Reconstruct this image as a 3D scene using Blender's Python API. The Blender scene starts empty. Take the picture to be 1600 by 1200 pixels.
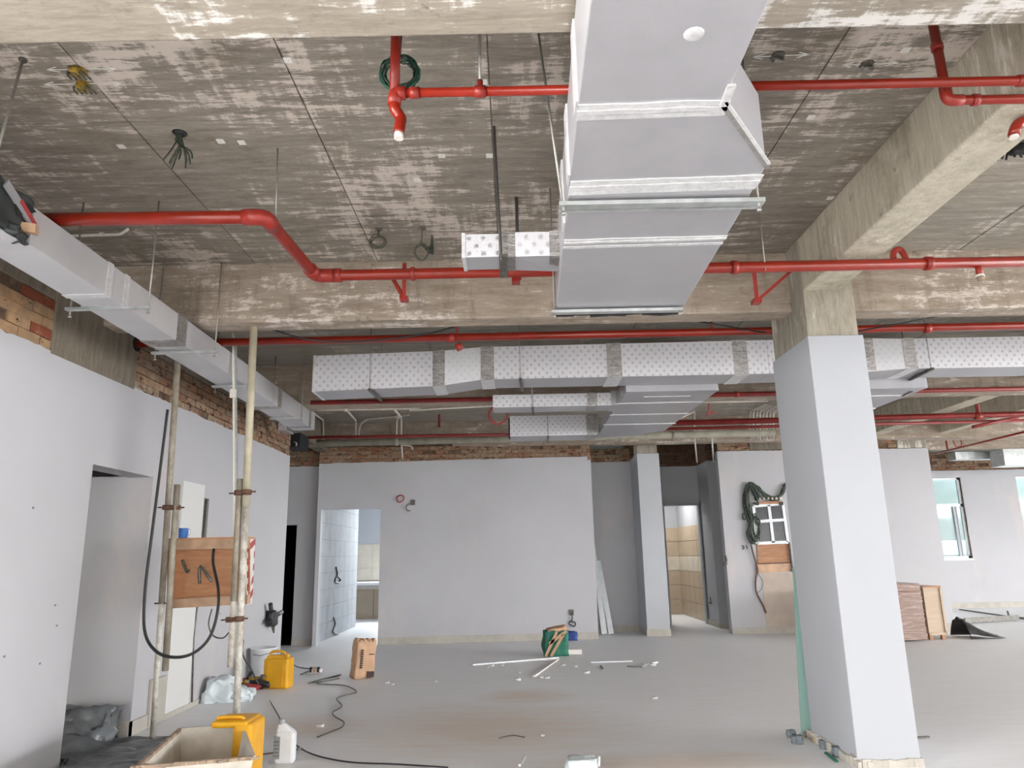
import bpy, bmesh, math, random
from mathutils import Vector, Matrix, Quaternion, noise as mnoise
random.seed(7)
S = bpy.context.scene
COL = S.collection
PI = math.pi

# ------------------------------------------------------------------ camera, sky, exposure
FPX = 1138.0
PITCH, ROLL = 0.2309, -0.0199
CAM = Vector((0, 0, 1.5))
_f = Vector((0, math.cos(PITCH), math.sin(PITCH)))
_r = Vector((1, 0, 0)); _u = Vector((0, -math.sin(PITCH), math.cos(PITCH)))
CR = _r*math.cos(ROLL) + _u*math.sin(ROLL)
CU = -_r*math.sin(ROLL) + _u*math.cos(ROLL)
cd = bpy.data.cameras.new('camera'); cam = bpy.data.objects.new('camera', cd); COL.objects.link(cam)
cd.sensor_width = 36; cd.lens = 36*FPX/1600; cd.clip_start = .05; cd.clip_end = 300
mw = Matrix.Identity(4)
for i in range(3):
    mw[i][0] = CR[i]; mw[i][1] = CU[i]; mw[i][2] = -_f[i]; mw[i][3] = CAM[i]
cam.matrix_world = mw
S.camera = cam
w = bpy.data.worlds.new('sky'); S.world = w; w.use_nodes = True
bg = w.node_tree.nodes['Background']; bg.inputs[0].default_value = (1, .985, .96, 1); bg.inputs[1].default_value = 4.2
S.view_settings.view_transform = 'Standard'; S.view_settings.look = 'None'
S.view_settings.gamma = 1; S.view_settings.use_curve_mapping = False
S.view_settings.exposure = 1.5
def area(name, loc, target, sx, sy, power, col=(1, 1, 1)):
    l = bpy.data.lights.new(name, 'AREA'); l.shape = 'RECTANGLE'; l.size = sx; l.size_y = sy; l.energy = power; l.color = col
    o = bpy.data.objects.new(name, l); COL.objects.link(o); o.location = loc
    o.rotation_euler = (Vector(target)-Vector(loc)).to_track_quat('-Z', 'Y').to_euler(); return o
# daylight entering through the open facade behind the photographer, the open east side and the far windows
area('daylight_rear_facade', (5, -16.0, 5.0), (4, 4.0, 0.5), 26, 7, 200, (1, .98, .96))
area('side_daylight_fill', (-11, -2.5, 3.2), (4, 3.5, 1.0), 8, 4, 1400, (1, .98, .95))  # added fill for left-facing faces, daylight from an assumed opening
area('daylight_east_facade', (26, 1, 7), (8, 6, 0.4), 26, 8, 14000, (.97, .98, 1))
area('daylight_store_window', (-2.6, 19.8, 2.1), (-2.6, 14, .6), 1.6, 1.4, 75, (.95, .98, 1))

# ------------------------------------------------------------------ helpers
def at(x, y, X=None, Y=None, Z=None):
    d = CR*(x-800) - CU*(y-600) + _f*FPX
    t = X/d.x if X is not None else Y/d.y if Y is not None else (Z-1.5)/d.z
    return CAM + d*t
def V(*a): return Vector(a)
class MB:
    def __init__(s): s.v = []; s.f = []; s.m = []; s.sm = []
    def face(s, idx, m=0, sm=False): s.f.append(idx); s.m.append(m); s.sm.append(sm)
    def hexa(s, P, m=0, faces=None):
        b = len(s.v); s.v += [tuple(p) for p in P]
        F = [(0, 3, 2, 1), (4, 5, 6, 7), (0, 1, 5, 4), (1, 2, 6, 5), (2, 3, 7, 6), (3, 0, 4, 7)]  # bottom top front right back left
        for k, q in enumerate(F):
            s.face([b+i for i in q], m[k] if isinstance(m, (list, tuple)) else m)
        return s
    def box(s, a, b, m=0):
        x0, y0, z0 = a; x1, y1, z1 = b
        x0, x1 = min(x0, x1), max(x0, x1); y0, y1 = min(y0, y1), max(y0, y1); z0, z1 = min(z0, z1), max(z0, z1)
        return s.hexa([(x0, y0, z0), (x1, y0, z0), (x1, y1, z0), (x0, y1, z0), (x0, y0, z1), (x1, y0, z1), (x1, y1, z1), (x0, y1, z1)], m)
    def obox(s, c, size, rot=(0, 0, 0), m=0):
        from mathutils import Euler
        R = Euler(rot).to_matrix(); c = Vector(c); h = [q/2 for q in size]
        P = [c+R@Vector((sx*h[0], sy*h[1], sz*h[2])) for sz in (-1, 1) for sx, sy in ((-1, -1), (1, -1), (1, 1), (-1, 1))]
        return s.hexa(P, m)
    def beam(s, p, q, wd, ht, up=(0, 0, 1), m=0):
        p = Vector(p); q = Vector(q); d = (q-p).normalized(); u = Vector(up)
        if abs(d.dot(u)) > .95: u = Vector((0, 1, 0))
        x = d.cross(u).normalized(); u = x.cross(d)
        P = [e + x*a*wd/2 + u*b*ht/2 for e in (p, q) for a, b in ((-1, -1), (1, -1), (1, 1), (-1, 1))]
        return s.hexa(P, m)
    def prism(s, poly, z0, z1, m=0, mtop=None):
        n = len(poly); b = len(s.v)
        s.v += [(x, y, z0) for x, y in poly] + [(x, y, z1) for x, y in poly]
        s.face([b+i for i in reversed(range(n))], m); s.face([b+n+i for i in range(n)], m if mtop is None else mtop)
        for i in range(n):
            j = (i+1) % n; s.face([b+i, b+j, b+n+j, b+n+i], m)
        return s
    def tube(s, pts, r, n=10, m=0, cap=True, closed=False, rr=None):
        pts = [Vector(p) for p in pts]
        P = [pts[0]]
        for p in pts[1:]:
            if (p-P[-1]).length > 1e-5: P.append(p)
        pts = P
        if len(pts) < 2: return s
        N = len(pts); T = []
        for i in range(N):
            a = pts[max(i-1, 0)] if not closed else pts[i-1]; c = pts[min(i+1, N-1)] if not closed else pts[(i+1) % N]
            T.append((c-a).normalized())
        t = T[0]; up = Vector((0, 0, 1)) if abs(t.z) < .9 else Vector((1, 0, 0))
        nx = t.cross(up).normalized(); b = len(s.v)
        for i in range(N):
            if i:
                q = T[i-1].rotation_difference(T[i]); nx = (q @ nx); nx = (nx - T[i]*nx.dot(T[i])).normalized()
            ny = T[i].cross(nx); rad = r if rr is None else rr[min(i, len(rr)-1)]
            for k in range(n):
                a = 2*PI*k/n; s.v.append(tuple(pts[i] + nx*math.cos(a)*rad + ny*math.sin(a)*rad))
        for i in range(N if closed else N-1):
            i2 = (i+1) % N
            for k in range(n):
                k2 = (k+1) % n; s.face([b+i*n+k, b+i*n+k2, b+i2*n+k2, b+i2*n+k], m, True)
        if cap and not closed:
            s.face([b+k for k in reversed(range(n))], m); s.face([b+(N-1)*n+k for k in range(n)], m)
        return s
    def lathe(s, prof, c=(0, 0, 0), n=16, m=0):
        c = Vector(c); b = len(s.v); N = len(prof)
        for r, z in prof:
            for k in range(n):
                a = 2*PI*k/n; s.v.append((c.x+r*math.cos(a), c.y+r*math.sin(a), c.z+z))
        for i in range(N-1):
            for k in range(n):
                k2 = (k+1) % n; s.face([b+i*n+k, b+i*n+k2, b+(i+1)*n+k2, b+(i+1)*n+k], m, True)
        s.face([b+k for k in reversed(range(n))], m); s.face([b+(N-1)*n+k for k in range(n)], m)
        return s
    def build(s, name, mats, parent=None, bevel=0):
        me = bpy.data.meshes.new(name)
        off = WORLD.get(parent.name, Vector((0, 0, 0))) if parent else Vector((0, 0, 0))
        me.from_pydata([tuple(Vector(v)-off) for v in s.v], [], s.f)
        if not isinstance(mats, (list, tuple)): mats = [mats]
        for q in mats: me.materials.append(q)
        for p, mi, sm in zip(me.polygons, s.m, s.sm): p.material_index = mi; p.use_smooth = sm
        o = bpy.data.objects.new(name, me); COL.objects.link(o)
        if parent: o.parent = parent; WORLD[o.name] = off
        else: WORLD[o.name] = Vector((0, 0, 0))
        bm = bmesh.new(); bm.from_mesh(me); bmesh.ops.recalc_face_normals(bm, faces=bm.faces[:]); bm.to_mesh(me); bm.free()
        if bevel:
            md = o.modifiers.new('b', 'BEVEL'); md.width = bevel; md.segments = 2; md.limit_method = 'ANGLE'
        return o
WORLD = {}
def tag(o, label, cat, group=None):
    o['label'] = label; o['category'] = cat
    if group: o['group'] = group
    return o
def thing(name, label, cat, loc, group=None):
    o = bpy.data.objects.new(name, None); COL.objects.link(o); o.location = loc; o.empty_display_size = .1
    WORLD[o.name] = Vector(loc); return tag(o, label, cat, group)
def struct(o): o['kind'] = 'structure'; return o
def sroot(name, loc=(0, 0, 0)):
    o = bpy.data.objects.new(name, None); COL.objects.link(o); o.location = loc; WORLD[o.name] = Vector(loc); return struct(o)
def copy_tree(src, loc, label=None, rotz=0):
    c = src.copy(); COL.objects.link(c); c.location = loc; c.rotation_euler = (0, 0, rotz)
    if label: c['label'] = label
    WORLD[c.name] = Vector(loc)
    for ch in list(src.children):
        d = ch.copy(); COL.objects.link(d); d.parent = c
        for g in list(ch.children):
            e = g.copy(); COL.objects.link(e); e.parent = d
    return c
def fillet(pts, r, k=5):
    pts = [Vector(p) for p in pts]; out = [pts[0]]
    for i in range(1, len(pts)-1):
        a, b, c = pts[i-1], pts[i], pts[i+1]
        d1 = (a-b); d2 = (c-b); rr = min(r, d1.length*.45, d2.length*.45)
        p, q = b+d1.normalized()*rr, b+d2.normalized()*rr
        for j in range(k+1):
            t = j/k; out.append(p*(1-t)**2 + b*2*t*(1-t) + q*t*t)
    out.append(pts[-1]); return out
def smooth(pts, k=6):
    pts = [Vector(p) for p in pts]; n = len(pts); out = []
    for i in range(n-1):
        p0, p1, p2, p3 = pts[max(i-1, 0)], pts[i], pts[i+1], pts[min(i+2, n-1)]
        for j in range(k):
            t = j/k
            out.append(.5*((2*p1)+(p2-p0)*t+(2*p0-5*p1+4*p2-p3)*t*t+(3*p1-p0-3*p2+p3)*t**3))
    out.append(pts[-1]); return out

# ------------------------------------------------------------------ materials
def lin(c):
    f = lambda x: (x/12.92 if x <= .04045 else ((x+.055)/1.055)**2.4)
    return tuple(f(q/255) for q in c)+(1,)
class NT:
    def __init__(s, name, rough=.8, metal=0):
        s.mat = bpy.data.materials.new(name); s.mat.use_nodes = True; s.t = s.mat.node_tree; s.b = s.t.nodes['Principled BSDF']
        s.b.inputs['Roughness'].default_value = rough; s.b.inputs['Metallic'].default_value = metal
        s.tc = s.t.nodes.new('ShaderNodeTexCoord'); s.src = s.tc.outputs['Object']
    def map(s, scale, rot=(0, 0, 0), loc=(0, 0, 0)):
        m = s.t.nodes.new('ShaderNodeMapping'); m.inputs['Scale'].default_value = scale; m.inputs['Rotation'].default_value = rot
        m.inputs['Location'].default_value = loc
        s.t.links.new(s.src, m.inputs[0]); return m.outputs[0]
    def noise(s, vec, sc=1, det=4, rough=.55, dist=0):
        n = s.t.nodes.new('ShaderNodeTexNoise'); n.inputs['Scale'].default_value = sc; n.inputs['Detail'].default_value = det
        n.inputs['Roughness'].default_value = rough; n.inputs['Distortion'].default_value = dist
        s.t.links.new(vec, n.inputs['Vector']); return n.outputs['Fac']
    def ramp(s, fac, a, b, ca=(0, 0, 0, 1), cb=(1, 1, 1, 1)):
        r = s.t.nodes.new('ShaderNodeValToRGB'); r.color_ramp.elements[0].position = a; r.color_ramp.elements[1].position = b
        r.color_ramp.elements[0].color = ca; r.color_ramp.elements[1].color = cb
        s.t.links.new(fac, r.inputs[0]); return r.outputs[0]
    def mix(s, fac, a, b, mode='MIX'):
        m = s.t.nodes.new('ShaderNodeMix'); m.data_type = 'RGBA'; m.blend_type = mode
        for k, q in ((0, fac), (6, a), (7, b)):
            if isinstance(q, (tuple, float, int)): m.inputs[k].default_value = q
            else: s.t.links.new(q, m.inputs[k])
        return m.outputs[2]
    def math(s, op, a, b=0):
        m = s.t.nodes.new('ShaderNodeMath'); m.operation = op
        for k, q in ((0, a), (1, b)):
            if isinstance(q, (float, int)): m.inputs[k].default_value = q
            else: s.t.links.new(q, m.inputs[k])
        return m.outputs[0]
    def sep(s, vec):
        n = s.t.nodes.new('ShaderNodeSeparateXYZ'); s.t.links.new(vec, n.inputs[0]); return n.outputs
    def rnd(s):
        n = s.t.nodes.new('ShaderNodeObjectInfo'); return n.outputs['Random']
    def col(s, c):
        if isinstance(c, tuple): s.b.inputs['Base Color'].default_value = c
        else: s.t.links.new(c, s.b.inputs['Base Color'])
        return s
    def bump(s, h, st=.3, d=.01):
        b = s.t.nodes.new('ShaderNodeBump'); b.inputs['Strength'].default_value = st; b.inputs['Distance'].default_value = d
        s.t.links.new(h, b.inputs['Height']); s.t.links.new(b.outputs[0], s.b.inputs['Normal']); return s
def plain(name, rgb, rough=.6, metal=0, var=.08, sc=20, bump=.15):
    n = NT(name, rough, metal); c = lin(rgb); k = n.noise(n.map((1, 1, 1)), sc, 3)
    d = tuple(x*(1-var*2) for x in c[:3])+(1,); e = tuple(min(1, x*(1+var)) for x in c[:3])+(1,)
    n.col(n.mix(n.ramp(k, .3, .7), d, e))
    if bump: n.bump(k, bump, .003)
    return n.mat
def concrete(name, dark, mid, lime, axis='x', limeamt=.5, grain=1.0, stain=None, vgrain=False):
    n = NT(name, .92)
    st = {'x': (1.1, 7, 7), 'y': (7, 1.1, 7), 'z': (7, 7, 1.0)}[axis]
    big = n.noise(n.map((1, 1, 1)), .9, 3, .5)
    a = n.noise(n.map(st, loc=(3, 1, 2)), 2.4*grain, 8, .7, .4)
    f = n.noise(n.map(tuple(q*1.6 for q in st), loc=(7, 5, 1)), 9*grain, 5, .75)
    cross = n.noise(n.map((8, 1.2, 8) if axis == 'x' else (1.2, 8, 1.2), rot=(0, 0, .35)), 1.3, 6, .7)
    c = n.mix(n.ramp(a, .32, .68), lin(dark), lin(mid))
    c = n.mix(n.math('MULTIPLY', n.ramp(f, .45, .75), .45), c, lin(tuple(min(255, q*1.12) for q in mid)))
    p = n.math('ADD', n.math('MULTIPLY', a, .5), n.math('ADD', n.math('MULTIPLY', big, .42), n.math('MULTIPLY', f, .22)))
    p = n.math('ADD', p, n.math('MULTIPLY', n.math('SUBTRACT', cross, .5), .35))
    thr = .70-.14*limeamt
    lm = n.ramp(p, thr, thr+.045)
    c = n.mix(n.math('MULTIPLY', lm, .85), c, lin(lime))
    if stain:
        q = n.ramp(n.noise(n.map((1, 1, 1), loc=(11, 4, 9)), 1.7, 5, .7), .56, .72)
        c = n.mix(n.math('MULTIPLY', q, .55), c, lin(stain))
    if vgrain:
        vs = n.noise(n.map((5, 5, .7), loc=(2, 9, 4)), 1.6, 6, .7)
        c = n.mix(n.math('MULTIPLY', n.ramp(vs, .55, .72), .5), c, lin(tuple(q*.72 for q in dark)))
        sp = n.noise(n.map((1, 1, 1), loc=(6, 2, 8)), 6, 6, .8)
        c = n.mix(n.math('MULTIPLY', n.ramp(sp, .62, .68), .55), c, lin(tuple(q*.55 for q in dark)))
    r = n.t.nodes.new('ShaderNodeObjectInfo').outputs['Random']
    c = n.mix(.5, c, n.mix(r, (.42, .42, .42, 1), (.58, .58, .58, 1)), 'OVERLAY') if grain == 1.01 else c
    n.col(c)
    n.bump(n.math('ADD', n.math('MULTIPLY', a, 1.0), n.math('MULTIPLY', f, .7)), .3, .008)
    return n.mat
M = {}
M['slab'] = concrete('slab_concrete', (112, 105, 96), (154, 145, 134), (206, 194, 184), 'x', .80, 1.01, (104, 94, 72))
M['slab2'] = concrete('clean_slab_lightened', (132, 126, 115), (168, 161, 150), (202, 194, 184), 'x', .5, 1.01)  # lighter slab copy, makes up for weak light in deeper bays
M['beam'] = concrete('beam_concrete', (140, 126, 111), (180, 166, 152), (220, 210, 202), 'x', .55, .7, (118, 104, 84), True)
M['nearbeam'] = concrete('limewashed_beam_concrete', (136, 127, 114), (172, 162, 149), (226, 224, 221), 'x', .85, .6, (140, 130, 112), True)
M['beamy'] = concrete('side_beam_concrete', (168, 160, 142), (204, 196, 178), (226, 220, 208), 'z', .35, .8, (112, 100, 78), True)
M['colc'] = concrete('column_concrete', (128, 122, 108), (172, 165, 152), (214, 209, 199), 'z', .6, .9, None, True)
M['band'] = concrete('rough_wall_concrete', (98, 90, 78), (135, 126, 112), (160, 152, 140), 'z', .1, .9, (92, 78, 60))
def plaster(name, rgb, dirt=.3, pink=True):
    n = NT(name, .78); c = lin(rgb)
    a = n.noise(n.map((1, 1, 1)), .8, 4, .6); f = n.noise(n.map((1, 1, 1)), 35, 3, .6)
    c1 = n.mix(n.ramp(a, .35, .7), c, tuple(x*.93 for x in c[:3])+(1,))
    if pink:
        q = n.ramp(n.noise(n.map((1, 1, .35), loc=(2, 8, 1)), 1.3, 5, .65), .56, .8)
        c1 = n.mix(n.math('MULTIPLY', q, .4), c1, lin((226, 205, 190)))
    d = n.ramp(n.noise(n.map((1, 1, 1), loc=(5, 5, 5)), 9, 6, .8), .72, .76)
    c1 = n.mix(n.math('MULTIPLY', d, dirt), c1, lin((150, 145, 135)))
    n.col(c1); n.bump(f, .12, .002); return n.mat
M['plaster'] = plaster('white_plaster', (184, 184, 188))
M['colplaster'] = plaster('smooth_white_plaster', (182, 185, 190), .25, False)
M['skimcoat'] = plaster('bright_skim_coat', (216, 216, 214), .2, False)
M['skirt'] = plain('cement_skirting', (182, 177, 168), .85, 0, .07, 6)
M['colplaster2'] = plaster('column_plaster_darkened', (170, 173, 179), .25, False)  # plaster copy darkened to offset strong light on the column
# floor
n = NT('dusty_floor', .5)
a = n.noise(n.map((1, 3.2, 1)), .55, 5, .6, .5); b_ = n.noise(n.map((.8, 5, 1), loc=(4, 2, 0)), 2.2, 6, .7); g = n.noise(n.map((1, 1, 1)), 30, 4, .7)
c = n.mix(n.ramp(b_, .3, .75), lin((232, 233, 235)), lin((243, 244, 247)))
X_, Y_, Z_ = n.sep(n.src)
def blob(cx, cy, rx, ry):
    dx = n.math('DIVIDE', n.math('SUBTRACT', X_, cx), rx); dy = n.math('DIVIDE', n.math('SUBTRACT', Y_, cy), ry)
    return n.math('SUBTRACT', 1.0, n.math('SQRT', n.math('ADD', n.math('MULTIPLY', dx, dx), n.math('MULTIPLY', dy, dy))))
bl = n.math('MAXIMUM', blob(-.3, 7.1, 1.6, 1.5), n.math('MAXIMUM', blob(-2.0, 7.2, .9, .7), n.math('MAXIMUM', blob(.1, 8.5, .7, .6), blob(1.1, 5.8, 1.5, .5))))
bl = n.ramp(n.math('ADD', bl, n.math('MULTIPLY', n.math('SUBTRACT', b_, .5), 1.6)), .1, .8)
c = n.mix(n.math('MULTIPLY', bl, .6), c, lin((216, 196, 176)))
sc_ = n.ramp(n.noise(n.map((1, 1, 1), loc=(3, 3, 3)), 6, 8, .8), .68, .74)
c = n.mix(n.math('MULTIPLY', sc_, .35), c, lin((235, 235, 235)))
n.col(c); n.bump(n.math('ADD', b_, n.math('MULTIPLY', g, .5)), .2, .006)
n.t.links.new(n.ramp(b_, .3, .8, (.42, .42, .42, 1), (.7, .7, .7, 1)), n.b.inputs['Roughness'])
M['floor'] = n.mat
# brick
n = NT('mortared_brick', .95); r = n.rnd()
k = n.noise(n.map((1, 1, 1)), 14, 5, .7)
bc = n.t.nodes.new('ShaderNodeValToRGB'); bc.color_ramp.interpolation = 'LINEAR'
els = bc.color_ramp.elements; els[0].position = 0; els[0].color = lin((118, 82, 64)); els[1].position = 1; els[1].color = lin((150, 138, 118))
for p_, c_ in ((.18, (150, 92, 62)), (.4, (156, 126, 98)), (.7, (164, 140, 112))):
    e_ = els.new(p_); e_.color = lin(c_)
n.t.links.new(r, bc.inputs[0])
c = n.mix(n.ramp(k, .40, .56), bc.outputs[0], lin((136, 112, 94)))
c = n.mix(n.ramp(n.noise(n.map((1, 1, 2.5)), 9, 4, .6), .57, .63), c, lin((88, 52, 38)))
n.col(c); n.bump(k, .7, .01); M['brick'] = n.mat
n = NT('mortar_smeared_brick', .95); k = n.noise(n.map((1, 1, 1)), 8, 6, .7); r = n.rnd()
c = n.mix(n.ramp(k, .38, .6), lin((176, 140, 104)), lin((150, 124, 98)))
c = n.mix(n.math('MULTIPLY', n.ramp(n.math('ADD', r, n.math('MULTIPLY', k, .4)), .88, .98), 1.0), c, lin((132, 70, 48)))
c = n.mix(n.ramp(n.noise(n.map((1, 1, 2)), 6, 5, .7), .62, .66), c, lin((70, 46, 34)))
n.col(c); n.bump(k, .8, .012); M['brick2'] = n.mat
M['mortar'] = plain('mortar_backing', (112, 90, 72), .95, 0, .35, 9)
n = NT('dark_brick', .95); r = n.rnd(); k = n.noise(n.map((1, 1, 1)), 14, 5, .7)
n.col(n.mix(n.ramp(k, .45, .6), n.mix(r, lin((96, 60, 46)), lin((120, 92, 74))), lin((110, 92, 78)))); n.bump(k, .7, .01); M['dbrick'] = n.mat
# foil
def foil(name, rgb, rough=.42, pat=0, metal=.35):
    n = NT(name, rough, metal); c = lin(rgb); k = n.noise(n.map((1, 1, 1)), 3, 5, .7); f = n.noise(n.map((1, 1, 1)), 90, 2, .5)
    c1 = n.mix(n.ramp(k, .3, .7), c, tuple(x*.9 for x in c[:3])+(1,))
    if pat:
        x, y, z = n.sep(n.src); w_ = 2*PI/.085
        s1 = n.math('MULTIPLY', n.math('COSINE', n.math('MULTIPLY', x, w_)), n.math('COSINE', n.math('MULTIPLY', z, w_*.9)))
        s1 = n.math('ADD', s1, n.math('MULTIPLY', n.math('SUBTRACT', n.noise(n.map((1, 1, 1)), 45, 3, .8), .5), 2.2))
        fine = n.ramp(n.noise(n.map((1, 1, 1), loc=(1, 2, 3)), 75, 3, .8), .5, .62)
        c1 = n.mix(n.math('MULTIPLY', n.ramp(s1, .3, 1.0), pat), c1, lin((132, 130, 138)))
        c1 = n.mix(n.math('MULTIPLY', fine, pat*.25), c1, lin((140, 140, 145)))
    n.col(c1); n.bump(n.math('ADD', k, n.math('MULTIPLY', f, .12)), .18, .01); return n.mat
M['foil'] = foil('foil_insulation', (180, 179, 184))
M['foil2'] = foil('lightened_foil_insulation', (206, 205, 208))  # foil copy lightened for the dimly lit side duct
M['foilpat'] = foil('printed_foil_insulation', (222, 221, 226), .5, .55, .1)
M['foilpat2'] = foil('heavily_printed_foil', (222, 221, 226), .45, .95, .15)
n = NT('aluminium_tape', .28, .85); k = n.noise(n.map((1, 1, 3)), 14, 6, .75, 1.0)
n.col(n.mix(n.ramp(k, .3, .7), lin((112, 107, 104)), lin((205, 202, 200)))); n.bump(k, .8, .015); M['tape'] = n.mat
n = NT('pale_foil_tape', .35, .4); k = n.noise(n.map((1, 1, 1)), 16, 5, .7, 1)
n.col(n.mix(n.ramp(k, .3, .7), lin((205, 204, 205)), lin((240, 240, 242)))); n.bump(k, .6, .01); M['seam'] = n.mat
M['galv'] = plain('galvanised_steel', (196, 200, 200), .38, .7, .1, 12)
M['rod'] = plain('zinc_threaded_rod', (165, 163, 158), .45, .6, .1, 60)
M['darkrod'] = plain('dark_steel_rod', (98, 94, 94), .5, .5, .15, 40)
M['red'] = plain('red_paint', (138, 34, 18), .3, 0, .1, 5, .03)
M['redd'] = plain('dark_red_paint', (140, 40, 36), .4, 0, .15, 5, .03)
M['redc'] = plain('red_coupling_paint', (150, 44, 34), .38, 0, .12, 20, .05)
M['ply'] = None
n = NT('plywood', .6); a = n.noise(n.map((.8, .8, 9)), 3, 5, .6, .8)
n.col(n.mix(n.ramp(a, .3, .7), lin((176, 124, 88)), lin((200, 150, 112)))); n.bump(a, .1, .003); M['ply'] = n.mat
n = NT('pale_plywood', .7); a = n.noise(n.map((.8, .8, 7)), 3, 4, .6)
n.col(n.mix(n.ramp(a, .3, .7), lin((176, 156, 136)), lin((190, 172, 152)))); M['ply2'] = n.mat
n = NT('brown_plywood', .75); a = n.noise(n.map((1, 1, 7)), 4, 5, .6)
n.col(n.mix(n.ramp(a, .3, .7), lin((156, 112, 84)), lin((184, 140, 108)))); M['ply3'] = n.mat
M['wood'] = plain('pine_timber', (196, 162, 134), .65, 0, .12, 8)
n = NT('weathered_scaffold_tube', .7, .3); a = n.noise(n.map((1, 1, .6)), 9, 6, .75)
n.col(n.mix(n.ramp(a, .3, .7), lin((128, 118, 100)), lin((182, 176, 162)))); n.bump(a, .3, .004); M['scaf'] = n.mat
n = NT('whitewashed_scaffold_tube', .75, .1); a = n.noise(n.map((1, 1, .8)), 11, 6, .75)
n.col(n.mix(n.ramp(a, .35, .6), lin((158, 150, 134)), lin((214, 212, 204)))); M['scafw'] = n.mat
M['prop'] = plain('cream_pipe_paint', (188, 180, 158), .6, .1, .1, 9)
M['rust'] = plain('rusty_steel', (118, 90, 74), .8, .4, .2, 30)
M['black'] = plain('black_rubber', (32, 33, 35), .5, 0, .1, 20, .05)
M['blackcloth'] = plain('black_rubber_cloth', (58, 64, 64), .38, 0, .25, 6, .4)
M['green'] = plain('green_wire', (38, 92, 72), .5, 0, .2, 30, 0)
M['dgreen'] = plain('dark_green_wire', (58, 70, 60), .6, 0, .2, 30, 0)
M['greyw'] = plain('grey_wire', (96, 96, 84), .6, 0, .3, 40, 0)
M['brown'] = plain('brown_flex', (108, 76, 58), .5, 0, .15, 30, 0)
M['pvc'] = plain('white_conduit', (228, 222, 212), .5, 0, .05, 20, 0)
M['pvcg'] = plain('grey_conduit', (208, 200, 190), .6, 0, .08, 20, 0)
M['gpipe'] = plain('grey_green_pipe_paint', (164, 160, 144), .6, 0, .1, 8, .1)
M['yellow'] = plain('yellow_plastic', (222, 164, 24), .42, 0, .05, 9, .05)
M['whitep'] = plain('white_plastic', (224, 228, 232), .4, 0, .04, 9, .05)
M['greyp'] = plain('grey_plastic', (160, 166, 172), .45, 0, .06, 9, .05)
M['labelg'] = plain('grey_label', (140, 146, 150), .6, 0, .05, 30, 0)
M['mug'] = plain('blue_enamel', (70, 118, 190), .35, 0, .05, 9, 0)
M['kraft'] = plain('kraft_paper', (194, 158, 128), .8, 0, .08, 9, .5)
M['kraftd'] = plain('dark_print', (62, 46, 42), .8, 0, .1, 9, 0)
M['gbag'] = plain('green_woven_bag', (40, 112, 92), .7, 0, .15, 14, .4)
M['wbag'] = plain('white_plastic_bag', (216, 226, 230), .3, 0, .06, 5, .6)
M['blue'] = plain('blue_plastic', (40, 70, 140), .5, 0, .1, 9, .1)
M['redp'] = plain('red_stripe_paint', (168, 60, 62), .6, 0, .08, 9, 0)
M['wpaint'] = plain('white_board_paint', (226, 218, 214), .6, 0, .04, 9, 0)
M['tin'] = plain('cement_caked_panel', (212, 206, 194), .8, 0, .1, 6, .5)
M['caked'] = plain('cement_caked_rim', (168, 148, 128), .9, 0, .2, 18, .6)
M['sheet'] = plain('grey_plastic_sheet', (122, 126, 130), .28, .1, .25, 4, .8)
M['blacksheet'] = plain('black_plastic_sheet', (44, 42, 44), .3, 0, .25, 6, .8)
M['upvc'] = plain('window_frame_white', (232, 238, 240), .4, 0, .02, 9, 0)
M['dark'] = plain('painted_darkness', (14, 14, 15), .95, 0, .1, 2, 0)  # near-black colour stands in for unlit depth
M['tileb'] = plain('beige_tile', (184, 168, 146), .35, 0, .05, 4, 0)
M['tilel'] = plain('light_tile', (206, 198, 182), .35, 0, .04, 4, 0)
M['tilew'] = plain('white_wall_tile', (196, 202, 208), .85, 0, .05, 4, 0)
M['grout'] = plain('grout', (168, 160, 146), .9, 0, .05, 10, 0)
M['stone'] = plain('grey_stone_block', (120, 128, 134), .85, 0, .2, 20, .5)
M['debris'] = plain('plaster_rubble', (205, 205, 200), .9, 0, .1, 20, .4)
M['chalk'] = plain('white_chalk_mark', (222, 220, 214), .9, 0, .05, 30, 0)
M['gasket'] = plain('black_foam_gasket', (38, 38, 40), .9, 0, .1, 20, 0)
M['ystain'] = plain('yellow_foam_plug', (176, 142, 52), .8, 0, .3, 40, .4)
M['steel'] = plain('dull_steel', (110, 108, 102), .5, .6, .2, 30, .1)
M['blacktape'] = plain('dark_glass_pane', (38, 42, 52), .2, 0, .2, 12, 0)
def glass(name, rgb, rough=.05, tr=.85):
    n = NT(name, rough); n.b.inputs['Transmission Weight'].default_value = tr; n.b.inputs['IOR'].default_value = 1.25
    n.col(lin(rgb)); return n.mat
M['glass'] = glass('window_glass', (226, 246, 246))
M['gglass'] = glass('green_edge_glass', (150, 184, 176), .3, .3)
n = NT('clear_stretch_film', .25); n.b.inputs['Alpha'].default_value = 1
a = n.noise(n.map((.6, .6, 7)), 6, 5, .7, .6)
n.col(n.mix(n.ramp(a, .5, .66), lin((138, 112, 100)), lin((176, 160, 152)))); n.bump(a, .6, .02); M['film'] = n.mat

# ------------------------------------------------------------------ setting
ZS = 4.0; ZB = 3.48
struct(MB().box((-9, -8.2, -.25), (23, 23, 0)).build('floor', M['floor']))
struct(MB().box((-90, -90, -3.4), (110, 110, -3.2)).build('ground', plain('outside_ground', (170, 172, 168), .9)))
ceil = struct(MB().box((-9, -7.5, ZS+.015), (22.5, 23, ZS+.3)).build('ceiling', M['slab2']))
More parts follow.
